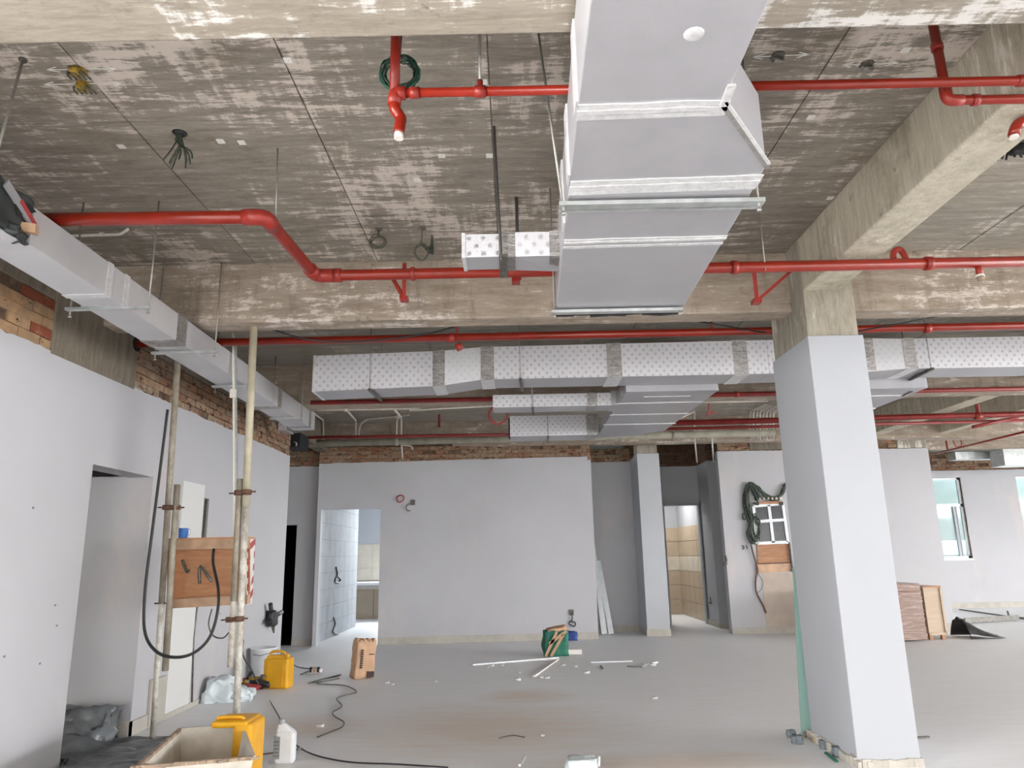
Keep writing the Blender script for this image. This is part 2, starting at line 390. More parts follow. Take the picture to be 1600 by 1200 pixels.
# formwork sheet imprints cast into the slab soffit, each sheet field its own piece
xs1 = [-3.5, -2.2, -1.14, -.09, .95, 1.7, 2.395]; ys1 = [2.46, 3.77, 5.03, 5.9]
xs2 = [2.7, 3.9, 5.1, 6.3, 7.5]
ys2 = [6.15, 7.3, 8.4, 9.3]; xs3 = [-4.6, -3.4, -2.2, -1, .2, 1.4, 2.6, 3.8, 5.0, 6.2, 7.4, 8.6]
for XS, YS in ((xs1, ys1), (xs2, ys1), (xs3, ys2)):
    for i in range(len(XS)-1):
        for j in range(len(YS)-1):
            g = .004; dz = random.uniform(-.003, .003)
            MB().box((XS[i]+g, YS[j]+g, ZS+dz), (XS[i+1]-g, YS[j+1]-g, ZS+.02)).build('concrete_panel', M['slab'] if XS is xs1 else M['slab2'], ceil)
MB().box((-4.6, 9.56, ZS), (16, 13.6, ZS+.02)).build('concrete_panel', M['slab2'], ceil)
def cross_beam(y0, y1, zb, mat, x0=-9, x1=22.5):
    o = struct(MB().box((x0, y0, zb), (x1, y1, ZS+.1)).build('ceiling_beam', mat, None, .012)); return o
cross_beam(1.9, 2.46, ZB, M['nearbeam'])
cross_beam(5.9, 6.14, ZB-.01, M['beam'])
cross_beam(9.3, 9.56, ZB-.03, M['beam'])
cross_beam(13.72, 13.98, 3.52, M['beam'], -9, 8.3)
cross_beam(-1.6, -1.3, ZB, M['beam'])
cross_beam(-7.5, -7.2, ZB-.2, M['beam'])
cross_beam(14.6, 14.85, 3.62, M['beam'], 8.3, 22.5)
def long_beam(x0, x1, y0, y1, zb, mat=None):
    return struct(MB().box((x0, y0, zb), (x1, y1, ZS+.1)).build('ceiling_beam', mat or M['beamy'], None, .012))
long_beam(2.395, 2.70, 2.4, 5.95, 3.56)
long_beam(2.395, 2.70, -3, 1.95, 3.56)
long_beam(6.75, 7.05, 6.1, 19, 3.6)
long_beam(-3.72, -3.48, -3, 13.8, 3.47, M['band'])
long_beam(8.1, 8.3, 9.5, 19, 3.6)

def jag_sheet(mb, a, u, nrm, L, z0, topf, t, holes=(), step=.06):
    """plaster coat standing proud of a wall with an uneven upper edge; holes = (u0,u1,z0,z1)"""
    a = Vector(a); u = Vector(u); nrm = Vector(nrm); k = 0.0
    cuts = sorted(set([round(i*step, 4) for i in range(int(L/step)+1)] + [L] + [q for h in holes for q in h[:2] if 0 < q < L]))
    for c0, c1 in zip(cuts[:-1], cuts[1:]):
        mid = (c0+c1)/2; zt0 = topf(c0); zt1 = topf(c1); segs = [(z0, None)]
        for h in holes:
            if h[0] <= mid <= h[1]:
                segs = [(z0, h[2])] if h[2] > z0+1e-3 else []
                segs.append((h[3], None))
        for lo, hi in segs:
            h0 = zt0 if hi is None else hi; h1 = zt1 if hi is None else hi
            P = []
            for cc, hh in ((c0, h0), (c1, h1)):
                b0 = a+u*cc
                P += [(b0, lo), (b0+nrm*t, lo), (b0+nrm*t, hh), (b0, hh)]
            P = [Vector((p.x, p.y, z)) for p, z in P]
            b = len(mb.v); mb.v += [tuple(p) for p in P]
            for q in ((1, 5, 6, 2), (2, 6, 7, 3), (0, 1, 2, 3), (4, 7, 6, 5), (0, 4, 5, 1)): mb.face([b+i for i in q])
    return mb
def jtop(z, amp=.012, seed=0, slope=0):
    return lambda q: z + slope*q + amp*(mnoise.noise(Vector((q*4+seed, seed, 0)))+.6*mnoise.noise(Vector((q*17, seed, 3))))
def bricks(parent, a, u, nrm, L, z0, z1, mat, t=.03, bl=.235, bh=.075, skip=0.0, seed=1, gap=.009):
    rng = random.Random(seed); a = Vector(a); u = Vector(u); nrm = Vector(nrm); z = z0; row = 0
    while z < z1-.02:
        zt = min(z+bh-gap, z1); p = -(bl/2 if row % 2 else 0)
        while p < L:
            q0 = max(p, 0); q1 = min(p+bl-gap, L)
            if q1-q0 > .04 and rng.random() > skip:
                tt = t*rng.uniform(.5, 1.1); dz = rng.uniform(-.003, .003)
                P = [a+u*q0, a+u*q1, a+u*q1+nrm*tt, a+u*q0+nrm*tt]
                MB().hexa([Vector((w_.x, w_.y, z+dz)) for w_ in P]+[Vector((w_.x, w_.y, zt+dz)) for w_ in P]).build('brick', mat, parent)
            p += bl
        z += bh; row += 1

# left wall -----------------------------------------------------------------
XL = -3.5
wl = sroot('wall_left')
m = MB(); HY0, HY1, HZ = 5.98, 7.02, 2.31
m.box((XL-.2, 1.6, 0), (XL, HY0, 3.5)); m.box((XL-.2, HY0, HZ), (XL, HY1, 3.5)); m.box((XL-.2, HY1, 0), (XL, 11.25, 3.5))
m.build('wall_core', M['mortar'], wl)
topL = lambda q: 3.07+.006*0 + (.0 if q < 0 else 0) + .018*mnoise.noise(Vector((q*3, 1, 0)))+.012*mnoise.noise(Vector((q*14, 2, 0)))
jag_sheet(MB(), (XL, 1.6, 0), (0, 1, 0), (1, 0, 0), 9.65, 0, topL, .03, [(HY0-1.6, HY1-1.6, 0, HZ)]).build('plaster_coat', M['plaster'], wl)
m = MB(); m.box((XL-.2, HY0-.002, 0), (XL+.03, HY0+.01, HZ)); m.box((XL-.2, HY0, HZ-.012), (XL+.031, HY1, HZ+.002)); m.build('opening_reveal', M['plaster'], wl)
MB().box((-5.2, HY1-.01, 0), (XL+.032, HY1+.14, HZ)).build('return_wall', M['plaster'], wl)
MB().box((XL-.2, 11.25, 0), (XL+.03, 11.262, 3.06)).build('end_plaster', M['plaster'], wl)
m = MB(); m.box((-4.3, HY1-.025, 0), (-3.85, HY1, .135)); m.box((-3.835, HY1-.025, 0), (XL+.046, HY1, .12)); m.box((XL+.03, HY1-.025, 0), (XL+.046, 7.5, .12)); m.build('skirting', M['skirt'], wl)
MB().box((XL+.03, 7.5, 0), (XL+.042, 11.2, .05)).build('skirting', M['skirt'], wl)
bricks(wl, (XL, 3.95, 0), (0, 1, 0), (1, 0, 0), 1.32, 3.07, 3.46, M['brick2'], .022, .24, .078, .06, 3, .004)
bricks(wl, (XL, 6.5, 0), (0, 1, 0), (1, 0, 0), 4.74, 3.07, 3.47, M['brick'], .03, .24, .078, .03, 5)
MB().box((XL-.1, 5.27, 3.05), (XL+.035, 6.5, 3.6)).build('concrete_post', M['band'], wl)
# patch panel and cable chases on the wall behind the prop frame
m = MB(); m.box((XL+.03, 7.66, .03), (XL+.036, 8.2, 2.33)); m.build('plaster_patch', M['skimcoat'], wl)
MB().box((XL+.035, 7.3, .02), (XL+.06, 7.6, .42)).build('skirting_board', M['skirt'], wl)
m = MB(); m.tube([(XL+.035, 8.26, 2.18), (XL+.035, 8.25, 1.2), (XL+.035, 8.2, .7), (XL+.035, 8.28, .05)], .012, 6); m.box((XL+.03, 8.2, 1.55), (XL+.034, 8.34, 2.19)); m.build('wall_chase', M['steel'], wl)
m = MB(); m.box((XL+.03, 7.98, 2.27), (XL+.034, 8.16, 2.30)); m.box((XL+.03, 7.98, 2.22), (XL+.034, 8.02, 2.30)); m.build('wall_chip', M['stone'], wl)
m = MB()
for (yy, zz) in ((5.7, 1.2), (5.75, 1.05), (5.2, .9), (4.95, 1.15), (5.6, .8), (5.3, 1.9), (8.9, .9), (9.2, 1.5)):
    m.obox((XL+.031, yy, zz), (.004, .02, .014))
m.build('wall_pits', M['stone'], wl)
# unseen rear parapet, piers and head added to block part of the daylight
m = MB(); m.box((-5.4, -7.5, 0), (22, -7.3, .12)); m.box((-5.4, -7.5, 3.0), (22, -7.3, 4.0))
for i in range(8): m.box((-5.4+i*3.7, -7.5, .1), (-3.6+i*3.7, -7.3, 3.0))
struct(m.build('wall_rear_light_block', M['plaster']))
m = MB(); m.box((22, 8.5, 0), (22.2, 23, .9)); m.box((22, 8.5, 2.9), (22.2, 23, 4.0))  # unseen east parapet and piers added to keep light off the far wall
for i in range(5): m.box((22, 8.5+i*3, .9), (22.2, 10.2+i*3, 2.9))
struct(m.build('wall_east_light_block', M['plaster']))
# closing walls to the side
struct(MB().box((-5.4, 1.6, 0), (-5.2, 13.8, 4.0)).build('wall_side', M['plaster']))

# back wall -------------------------------------------------------------------
A = Vector((-3.62, 13.55, 0)); B = Vector((1.46, 13.9, 0)); U = (B-A).normalized(); NB = Vector((U.y, -U.x, 0)); LB = (B-A).length
def pb(u, nn, z): p = A+U*u+NB*nn; return Vector((p.x, p.y, z))
wb = sroot('wall_back')
def ubox(mb, u0, u1, n0, n1, z0, z1, mm=0):
    P = [pb(u0, n1, z0), pb(u1, n1, z0), pb(u1, n0, z0), pb(u0, n0, z0), pb(u0, n1, z1), pb(u1, n1, z1), pb(u1, n0, z1), pb(u0, n0, z1)]
    return mb.hexa(P, mm)
DU0, DU1, DZ = .06, 1.16, 2.40
m = MB(); ubox(m, 0, DU0, -.15, 0, 0, 3.6); ubox(m, DU0, DU1, -.15, 0, DZ, 3.6); ubox(m, DU1, LB, -.15, 0, 0, 3.6); m.build('wall_core', M['mortar'], wb)
jag_sheet(MB(), A, U, NB, LB, 0, jtop(3.23, .012, 4, .016), .03, [(DU0, DU1, 0, DZ)], .08).build('plaster_coat', M['plaster'], wb)
m = MB(); ubox(m, DU0-.002, DU0+.01, -.152, .031, 0, DZ); ubox(m, DU1-.01, DU1+.002, -.152, .031, 0, DZ); ubox(m, DU0, DU1, -.152, .031, DZ-.01, DZ+.002); ubox(m, LB, LB+.01, -.3, .03, 0, 3.3); m.build('opening_reveal', M['colplaster'], wb)
bricks(wb, A, U, NB, LB, 3.24, 3.54, M['brick'], .028, .24, .075, .04, 11)
struct(ubox(MB(), DU1+.01, LB, .03, .045, 0, .12).build('baseboard_back', M['skirt']))
# side piece with the dark doorway
wf = sroot('wall_facing')
m = MB(); m.box((-4.02, 13.7, 0), (-3.62, 13.85, 3.6)); m.box((-5.4, 13.7, 2.12), (-4.02, 13.85, 3.6)); m.box((-5.4, 13.7, 0), (-4.9, 13.85, 3.6)); m.build('wall_core', M['mortar'], wf)
jag_sheet(MB(), (-5.3, 13.7, 0), (1, 0, 0), (0, -1, 0), 1.68, 0, jtop(3.2, .01, 9), .03, [(.4, 1.28, 0, 2.12)]).build('plaster_coat', M['plaster'], wf)
MB().box((-4.02, 13.655, 0), (-3.62, 13.67, .12)).build('skirting', M['skirt'], wf)
bricks(wf, (-5.2, 13.7, 0), (1, 0, 0), (0, -1, 0), 1.6, 3.22, 3.5, M['brick'], .028, .24, .075, .05, 13)
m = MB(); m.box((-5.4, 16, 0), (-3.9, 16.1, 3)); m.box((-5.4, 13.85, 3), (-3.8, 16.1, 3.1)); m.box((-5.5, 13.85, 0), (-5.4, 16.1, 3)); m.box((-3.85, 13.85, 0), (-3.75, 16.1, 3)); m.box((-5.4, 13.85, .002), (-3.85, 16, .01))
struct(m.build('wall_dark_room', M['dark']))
# store room seen through the first doorway
ws = sroot('wall_store')
m = MB(); m.box((-3.78, 13.9, 0), (-3.66, 17.3, 3.1)); m.build('wall_core', M['grout'], ws)
for i in range(8):
    for j in range(9):
        MB().box((-3.66, 13.86+i*.43, j*.31+.003), (-3.652, 13.86+i*.43+.424, j*.31+.306)).build('tile', M['tilew'], ws)
m = MB(); m.box((-5, 19.9, 0), (-3.3, 20.05, 3.2)); m.box((-3.3, 19.9, 0), (-1.6, 20.05, 1.45)); m.box((-3.3, 19.9, 2.9), (-1.6, 20.05, 3.2)); m.box((-1.6, 19.9, 0), (1.4, 20.05, 3.2))
m.build('rear_wall', M['colplaster'], ws)
for i in range(9):
    for j in range(6):
        if 5 > j or i < 4: MB().box((-5+.4*i, 19.88, j*.31+.003), (-5+.4*i+.394, 19.9, j*.31+.306)).build('tile', M['tilel'] if j > 2 else M['tileb'], ws)
MB().box((1.0, 14.1, 0), (1.1, 19.9, 3.2)).build('partition', M['colplaster'], ws)
MB().box((-5.4, 13.99, 3.2), (1.1, 20.05, 3.3)).build('soffit', M['colplaster'], ws)  # store ceiling added out of view to seal off stray light
MB().box((-5, 17.25, 0), (-3.66, 17.3, 3.2)).build('partition', M['colplaster'], ws)
MB().box((-5, 17.3, 0), (-4.9, 19.9, 3.1)).build('partition', M['colplaster'], ws)
wn = struct(MB().box((-3.3, 19.86, 1.42), (-1.6, 20.0, 1.47)).build('window_3', M['upvc']))
m = MB()
for x in (-3.3, -2.74, -2.18, -1.65): m.box((x, 19.94, 1.47), (x+.05, 20, 2.9))
m.box((-3.3, 19.94, 2.3), (-1.6, 20, 2.35)); m.box((-3.3, 19.94, 2.86), (-1.6, 20, 2.9)); m.build('window_frame', M['upvc'], wn)
MB().box((-3.3, 19.965, 1.47), (-1.6, 19.972, 2.9)).build('pane', M['glass'], wn)
t = thing('counter', 'pale concrete counter with brown tiled front seen through the doorway', 'counter', (-3.2, 19.3, 0))
MB().box((-4.6, 18.9, .84), (-1.8, 19.87, .9)).build('counter_top', M['whitep'], t)
MB().box((-4.6, 18.94, .74), (-1.8, 19.8, .838)).build('counter_edge', M['skirt'], t)
for i in range(6): MB().box((-4.55+i*.46, 19.3, 0), (-4.55+i*.46+.45, 19.34, .735)).build('tile', M['tileb'], t)

# alcove wall, slim column, corridor, panel wall ---------------------------------
wa = sroot('wall_alcove')
MB().box((1.3, 15.0, 0), (2.45, 15.12, 3.6)).build('wall_core', M['mortar'], wa)
jag_sheet(MB(), (1.3, 15.0, 0), (1, 0, 0), (0, -1, 0), 1.15, 0, jtop(3.33, .01, 21), .03).build('plaster_coat', M['plaster'], wa)
bricks(wa, (1.4, 15.0, 0), (1, 0, 0), (0, -1, 0), 1.0, 3.34, 3.6, M['brick'], .028, .24, .075, .05, 15)
MB().box((1.35, 14.955, 0), (2.4, 14.97, .12)).build('skirting', M['skirt'], wa)
c2 = sroot('column')
MB().box((2.40, 14.12, 0), (2.83, 14.6, 3.38)).build('plaster_coat', M['colplaster'], c2, .008)
MB().box((2.415, 14.14, 3.36), (2.80, 14.58, 3.9)).build('concrete_head', M['colc'], c2)
MB().box((2.39, 14.105, 0), (2.84, 14.61, .12)).build('skirting', M['skirt'], c2)
MB().box((2.4, 14.6, 0), (2.5, 15.0, 3.36)).build('plaster_coat', M['colplaster'], c2)
wc = sroot('wall_corridor')
m = MB(); m.box((2.5, 16.3, 2.52), (4.6, 16.42, 4.0)); m.box((2.5, 16.3, 0), (3.3, 16.42, 2.52)); m.box((4.05, 16.3, 0), (4.9, 16.42, 2.52)); m.build('wall_core', M['mortar'], wc)
jag_sheet(MB(), (2.5, 16.3, 0), (1, 0, 0), (0, -1, 0), 2.0, 0, jtop(3.36, .008, 31), .03, [(.8, 1.55, 0, 2.52)]).build('plaster_coat', M['plaster'], wc)
bricks(wc, (2.7, 16.3, 0), (1, 0, 0), (0, -1, 0), 1.5, 3.37, 3.98, M['dbrick'], .04, .24, .078, .03, 17, .02)
MB().box((4.08, 15.35, 0), (4.2, 16.3, 3.36)).build('side_plaster', M['colplaster'], wc)
MB().box((4.08, 15.35, 3.36), (4.2, 16.3, 4.0)).build('side_core', M['mortar'], wc)
bricks(wc, (4.08, 15.4, 0), (0, 1, 0), (-1, 0, 0), .9, 3.37, 3.98, M['dbrick'], .02, .24, .078, .03, 19, .02)
MB().box((4.06, 15.32, 0), (4.62, 15.35, 3.36)).build('pier_plaster', M['colplaster'], wc)
MB().box((4.1, 15.35, 0), (4.62, 15.6, 3.98)).build('pier_core', M['mortar'], wc)
bricks(wc, (4.1, 15.35, 0), (1, 0, 0), (0, -1, 0), .5, 3.38, 3.98, M['dbrick'], .028, .24, .078, .03, 23, .02)
MB().box((4.05, 15.3, 0), (4.62, 15.32, .1)).build('skirting', M['skirt'], wc)
MB().box((4.05, 15.32, 0), (4.08, 16.27, .1)).build('skirting', M['skirt'], wc)
df = struct(MB().box((4.03, 16.2, 0), (4.06, 16.34, 2.52)).build('door_2', M['greyp']))
MB().box((3.3, 16.2, 2.49), (4.06, 16.34, 2.53)).build('door_head', M['greyp'], df)
wt = sroot('wall_washroom')
m = MB(); m.box((2.5, 18.9, 0), (4.4, 19, 3.4)); m.box((4.14, 16.42, 0), (4.26, 18.9, 3.4)); m.box((2.5, 16.42, 0), (2.6, 18.9, 3.4)); m.build('wall_core', M['colplaster'], wt)
MB().box((2.5, 16.42, 3.1), (4.3, 19, 3.2)).build('soffit', M['colplaster'], wt)
for j in range(6):
    mt = M['tilel'] if j == 3 else M['tileb']
    for i in range(3): MB().box((2.65+i*.5, 18.88, .01+j*.35), (3.14+i*.5, 18.9, .35+j*.35)).build('tile', mt, wt)
    for i in range(5): MB().box((4.12, 16.44+i*.5, .01+j*.35), (4.14, 16.93+i*.5, .35+j*.35)).build('tile', mt, wt)
area('washroom_fill_lamp', (3.3, 17.6, 3.05), (3.3, 17.6, 0), .8, .8, 16, (1, .97, .93))  # unseen lamp below the closed soffit lights the tiled room
wp = sroot('wall_panel')
PX0, PX1, PY = 3.99, 8.08, 14.2
MB().box((PX0, PY, 0), (PX1, PY+.15, 3.75)).build('wall_core', M['mortar'], wp)
jag_sheet(MB(), (PX0, PY, 0), (1, 0, 0), (0, -1, 0), PX1-PX0, 0, jtop(3.4, .01, 41, -.005), .03).build('plaster_coat', M['plaster'], wp)
MB().box((PX0-.012, PY-.03, 0), (PX0, PY+.15, 3.4)).build('end_plaster', M['colplaster'], wp)
MB().box((PX1, PY-.03, 0), (PX1+.012, PY+.15, 3.37)).build('end_plaster', M['colplaster'], wp)
bricks(wp, (PX0, PY, 0), (1, 0, 0), (0, -1, 0), .62, 3.41, 3.72, M['brick'], .028, .24, .075, .03, 25)
bricks(wp, (5.4, PY, 0), (1, 0, 0), (0, -1, 0), 2.1, 3.41, 3.72, M['brick'], .028, .24, .075, .03, 27)
MB().box((4.62, PY-.04, 3.41), (5.4, PY, 3.62)).build('concrete_post', M['band'], wp)
MB().box((7.5, PY-.04, 3.39), (PX1, PY, 3.9)).build('concrete_post', M['colc'], wp)
MB().box((4.62, PY-.034, .11), (5.35, PY-.028, 1.08)).build('bare_plaster_patch', plain('bare_plaster', (186, 172, 160), .85, 0, .08, 3), wp)
MB().box((PX0, PY-.045, 0), (PX1, PY-.03, .11)).build('skirting', M['skirt'], wp)
MB().box((8.0, PY, 0), (8.08, 19, 3.75)).build('cross_wall', M['plaster'], wp)
# far room with windows
wr = sroot('wall_far')
FY = 19.0
wins = [(10.35, 11.56), (12.98, 14.2)]
m = MB(); xs = [8.0, 10.35, 11.56, 12.98, 14.2, 22]
for i in range(0, 6, 2): m.box((xs[i], FY, 0), (xs[i+1], FY+.2, 3.9))
for a_, b2 in wins: m.box((a_, FY, 0), (b2, FY+.2, 1.19)); m.box((a_, FY, 3.24), (b2, FY+.2, 3.9))
m.build('wall_core', M['mortar'], wr)
jag_sheet(MB(), (8.0, FY, 0), (1, 0, 0), (0, -1, 0), 14, 0, jtop(3.42, .01, 51), .03, [(a_-8, b2-8, 1.19, 3.24) for a_, b2 in wins], .12).build('plaster_coat', M['plaster'], wr)
bricks(wr, (10.3, FY, 0), (1, 0, 0), (0, -1, 0), 2.8, 3.44, 3.88, M['brick'], .028, .24, .078, .03, 29)
MB().box((8.1, FY-.05, 0), (16.5, FY-.03, .13)).build('skirting', M['skirt'], wr)
for k, (a_, b2) in enumerate(wins):
    f = struct(MB().box((a_, FY-.04, 1.16), (b2, FY+.16, 1.2)).build('window_%d' % (k+1), M['upvc']))
    m = MB(); m.box((a_, FY+.05, 1.2), (a_+.06, FY+.12, 3.24)); m.box((b2-.06, FY+.05, 1.2), (b2, FY+.12, 3.24)); m.box((a_, FY+.05, 3.18), (b2, FY+.12, 3.24)); m.box((a_, FY+.05, 1.2), (b2, FY+.12, 1.26))
    m.box((a_, FY+.05, 2.5), (b2, FY+.12, 2.57)); m.build('window_frame', M['upvc'], f)
    m = MB(); m.box((b2-.28, FY+.03, 1.26), (b2-.22, FY+.08, 2.5)); m.box((b2-.2, FY+.04, 1.26), (b2-.17, FY+.09, 2.5)); m.build('casement_frame', M['greyp'], f)
    MB().box((a_+.06, FY+.08, 2.57), (b2-.06, FY+.088, 3.18)).build('pane', M['glass'], f)
    MB().box((a_+.06, FY+.08, 1.26), (b2-.06, FY+.088, 2.5)).build('pane', M['glass'], f)
area('daylight_far_windows', (12, 18.9, 2.2), (12, 14, .6), 4.4, 1.9, 12, (.93, .98, 1))

struct(MB().box((-16, 24.5, -3), (40, 25, 14)).build('window_sky_block', plain('cyan_backdrop', (150, 160, 162), .9, 0, .25, .7)))  # invented block outside the windows, cuts the sky brightness behind the panes
# big column ------------------------------------------------------------------
c1 = sroot('column')
CX0, CX1, CY0, CY1 = 2.375, 2.82, 5.6, 6.42
MB().box((CX0, CY0, .03), (CX1, CY1, 3.165)).build('plaster_coat', M['colplaster2'], c1, .006)
MB().box((CX0+.015, CY0+.03, 3.15), (CX1-.02, CY1-.02, ZS)).build('concrete_head', M['colc'], c1, .01)
jag = MB()
rng = random.Random(5)
for i in range(12):
    x = CX0+.02+i*(CX1-CX0-.04)/11; jag.obox((x, CY0-.004, .018), (.07, .022, .05+rng.random()*.03), (0, rng.uniform(-.12, .12), rng.uniform(-.2, .2)))
for i in range(18):
    y = CY0+i*(CY1-CY0)/17; jag.obox((CX0-.006, y, .02), (.025, .08, .06+rng.random()*.04), (rng.uniform(-.12, .12), 0, rng.uniform(-.2, .2)))
jag.box((CX0+.01, CY0+.01, 0), (CX1-.01, CY1-.01, .04))
o = jag.build('mortar_foot', M['skirt'], c1); o['kind'] = 'stuff'

# ================================================================== RED PIPES
def ring(p, d, r, L=.05):
    d = Vector(d).normalized(); p = Vector(p); return MB().tube([p-d*L/2, p+d*L/2], r, 14)
def pipe_run(name, label, pts, r, mat, couplings=(), elbows=True, group=None, loc=None):
    t = thing(name, label, 'pipe', loc or pts[0], group)
    pts = [Vector(p) for p in pts]
    P = fillet(pts, r*2.2) if len(pts) > 2 else pts
    MB().tube(P, r, 14).build('pipe_body', mat, t)
    for p in pts[1:-1]:
        i = pts.index(p); a = (pts[i-1]-p).normalized(); b = (pts[i+1]-p).normalized()
        q = fillet([p+a*r*3.2, p, p+b*r*3.2], r*2.2)
        MB().tube(q, r*1.22, 14).build('elbow', M['redc'] if mat in (M['red'], M['redd']) else mat, t)
    for c_ in couplings:
        p = Vector(c_[0]); ring(p, c_[1], r*1.25, c_[2] if len(c_) > 2 else r*2).build('coupling', M['redc'], t)
    return t
# P1 high branch line
Z1 = 3.525; Y1 = at(750, 143, Z=Z1).y
t = pipe_run('sprinkler_pipe', 'thin red sprinkler pipe running behind the broad foil duct to the near beam', [(-.50, Y1, Z1), (9, Y1, Z1)], .021, M['red'], [((-.41, Y1, Z1), (1, 0, 0)), ((-.117, Y1, Z1), (1, 0, 0), .05), ((2.32, Y1, Z1), (1, 0, 0), .06)])
q = fillet([(-.50, Y1, 3.97), (-.50, Y1, Z1-.0), ], .05)
MB().tube([(-.50, Y1, 3.99), (-.50, Y1, Z1)], .023, 12).build('riser', M['redc'], t)
MB().tube([(-.50, Y1, 3.86), (-.50, Y1, 3.9)], .029, 12).build('coupling', M['redc'], t)
m = MB(); m.tube(fillet([(-.45, Y1, Z1), (-.50, Y1, Z1), (-.50, Y1-.0, Z1-.06)], .04), .03, 12); m.build('elbow', M['redc'], t)
MB().tube(smooth([(-.50, Y1, Z1-.03), (-.497, Y1, Z1-.08), (-.473, Y1+.01, Z1-.12), (-.474, Y1, Z1-.165), (-.477, Y1, Z1-.2)], 4), .0255, 12).build('sprinkler_drop', M['red'], t)
MB().tube([(-.477, Y1, Z1-.2), (-.478, Y1, Z1-.228)], .021, 12).build('end_plug', M['pvc'], t)
MB().tube([(-.117, Y1, Z1), (-.117, Y1, Z1+.055)], .014, 10).build('tee', M['redc'], t)
MB().tube([(-.117, Y1, Z1+.055), (-.117, Y1, 4.0)], .007, 8).build('hanger_rod', M['rod'], t)
m = MB(); m.tube([(-.525, Y1-.03, 4.0), (-.525, Y1-.03, 3.9)], .012, 8); m.tube([(-.48, Y1-.02, 4.0), (-.48, Y1-.02, 3.88)], .009, 8); m.build('anchor', M['steel'], t)
p0 = at(1480, 157, Z=3.525); yb = p0.y
pts = [V(at(1462, 62, Y=yb).x, yb, 3.97), V(p0.x, yb, 3.525), V(8.5, yb, 3.525)]
t = pipe_run('sprinkler_pipe', 'red sprinkler pipe dropping from the slab then turning parallel behind the thin run', pts, .022, M['red'], [(pts[0]-V(0, 0, .16), (0, 0, 1), .03), (pts[1]+V(.13, 0, 0), (1, 0, 0), .03)])
MB().tube([pts[0]+V(0, 0, .028), pts[0]], .012, 8).build('anchor', M['steel'], t)
e0 = at(1640, 175, Y=3.2); e1 = at(1588, 194, Y=3.2); e2 = at(1584, 212, Y=3.2)
t = thing('sprinkler_elbow', 'short red elbow drop with a white plug just below the beam soffit edge', 'pipe', e1)
MB().tube(fillet([e0, e1, e2], .05), .027, 12).build('elbow', M['red'], t)
MB().tube([e2, e2-V(0, 0, .012)], .022, 12).build('end_plug', M['pvc'], t)
# P2 main run in front of the cross beam
Z2, Y2 = 3.49, 4.93
p_up = V(-1.45, 3.99, Z2); p_dn = V(-1.40, Y2, Z2)
t = pipe_run('sprinkler_main', 'thick red sprinkler main with a dogleg passing in front of the concrete beam', [(-3.2, 3.96, Z2), p_up, p_dn, (10, 4.93, Z2)], .041, M['red'],
             [((-1.24, Y2, Z2), (1, 0, 0), .05), ((-.7, Y2, Z2), (1, 0, 0), .03), ((3.02, Y2, Z2), (1, 0, 0), .05), ((1.62, Y2, Z2), (1, 0, 0), .04)])
a_ = at(1528, 412, Y=Y2); MB().tube([a_, a_-V(0, 0, .1)], .024, 12).build('sprinkler_drop', M['redc'], t); MB().tube([a_-V(0, 0, .085), a_-V(0, 0, .1)], .029, 12).build('white_collar', M['pvc'], t)
MB().tube([a_-V(0, 0, .1), a_-V(0, 0, .13)], .022, 12).build('end_plug', M['caked'], t)
c_ = at(1409, 412, Y=Y2+.03)
MB().tube(smooth([c_+V(-.035, 0, 0), c_+V(-.045, .02, .06), c_+V(-.02, .03, .115), c_+V(.02, .03, .12), c_+V(.04, .02, .07), c_+V(.04, 0, 0)], 4), .022, 12).build('gooseneck', M['redc'], t)
# brackets of the main
def bracket(pl, foot, brace, label, twin=False):
    t = thing('pipe_bracket', label, 'bracket', foot, 'red angle brackets of the sprinkler main')
    MB().beam(pl, foot, .03, .03).build('upright', M['redc'], t)
    MB().beam(foot, brace, .022, .022).build('brace', M['redc'], t)
    if twin: MB().beam(pl+V(.03, 0, 0), foot+V(.03, 0, 0), .022, .03).build('upright', M['redc'], t)
    MB().box((foot.x-.03, foot.y-.02, foot.z-.015), (foot.x+.03, foot.y+.06, foot.z+.015)).build('foot_plate', M['redc'], t)
bracket(at(632, 412, Y=4.98), at(631, 466, Y=5.2), at(612, 432, Y=5.0), 'small red bracket with clamp below the pipe where it crosses the yellow-stained beam patch')
t_ = bracket(at(806, 418, Y=4.98), at(806, 438, Y=5.0), at(814, 424, Y=5.0), 'stubby red bracket under the main beside the small branch duct', True)
bracket(at(1178, 424, Y=5.0), at(1183, 470, Y=5.2), at(1240, 420, Y=5.2), 'triangular red bracket with long brace next to the concrete column head')
# P3 behind the cross beam
Z3, Y3 = 3.47, 6.46
t = pipe_run('sprinkler_main', 'red sprinkler main behind the cross beam ending in a wall hole', [(XL-.05, Y3, Z3), (10.5, Y3+.02, Z3+.02)], .036, M['red'], [((-.55, Y3, Z3), (1, 0, 0), .05), ((3.85, Y3, Z3), (1, 0, 0), .05)])
MB().tube([(-.5, Y3, Z3), (-.5, Y3, 4)], .012, 8).build('hanger_rod', M['redc'], t)
MB().tube([(-.5, Y3+.05, Z3-.05), (-.47, Y3+.05, Z3-.1)], .035, 8).build('tee', M['redc'], t)
MB().tube([(1.86, Y3, Z3), (1.86, Y3, 4)], .012, 8).build('hanger_rod', M['redc'], t)
MB().tube([(XL-.04, Y3, Z3), (XL+.045, Y3, Z3)], .07, 10).build('painted_hole', M['dark'], t)  # black disc painted as the dark of the wall hole
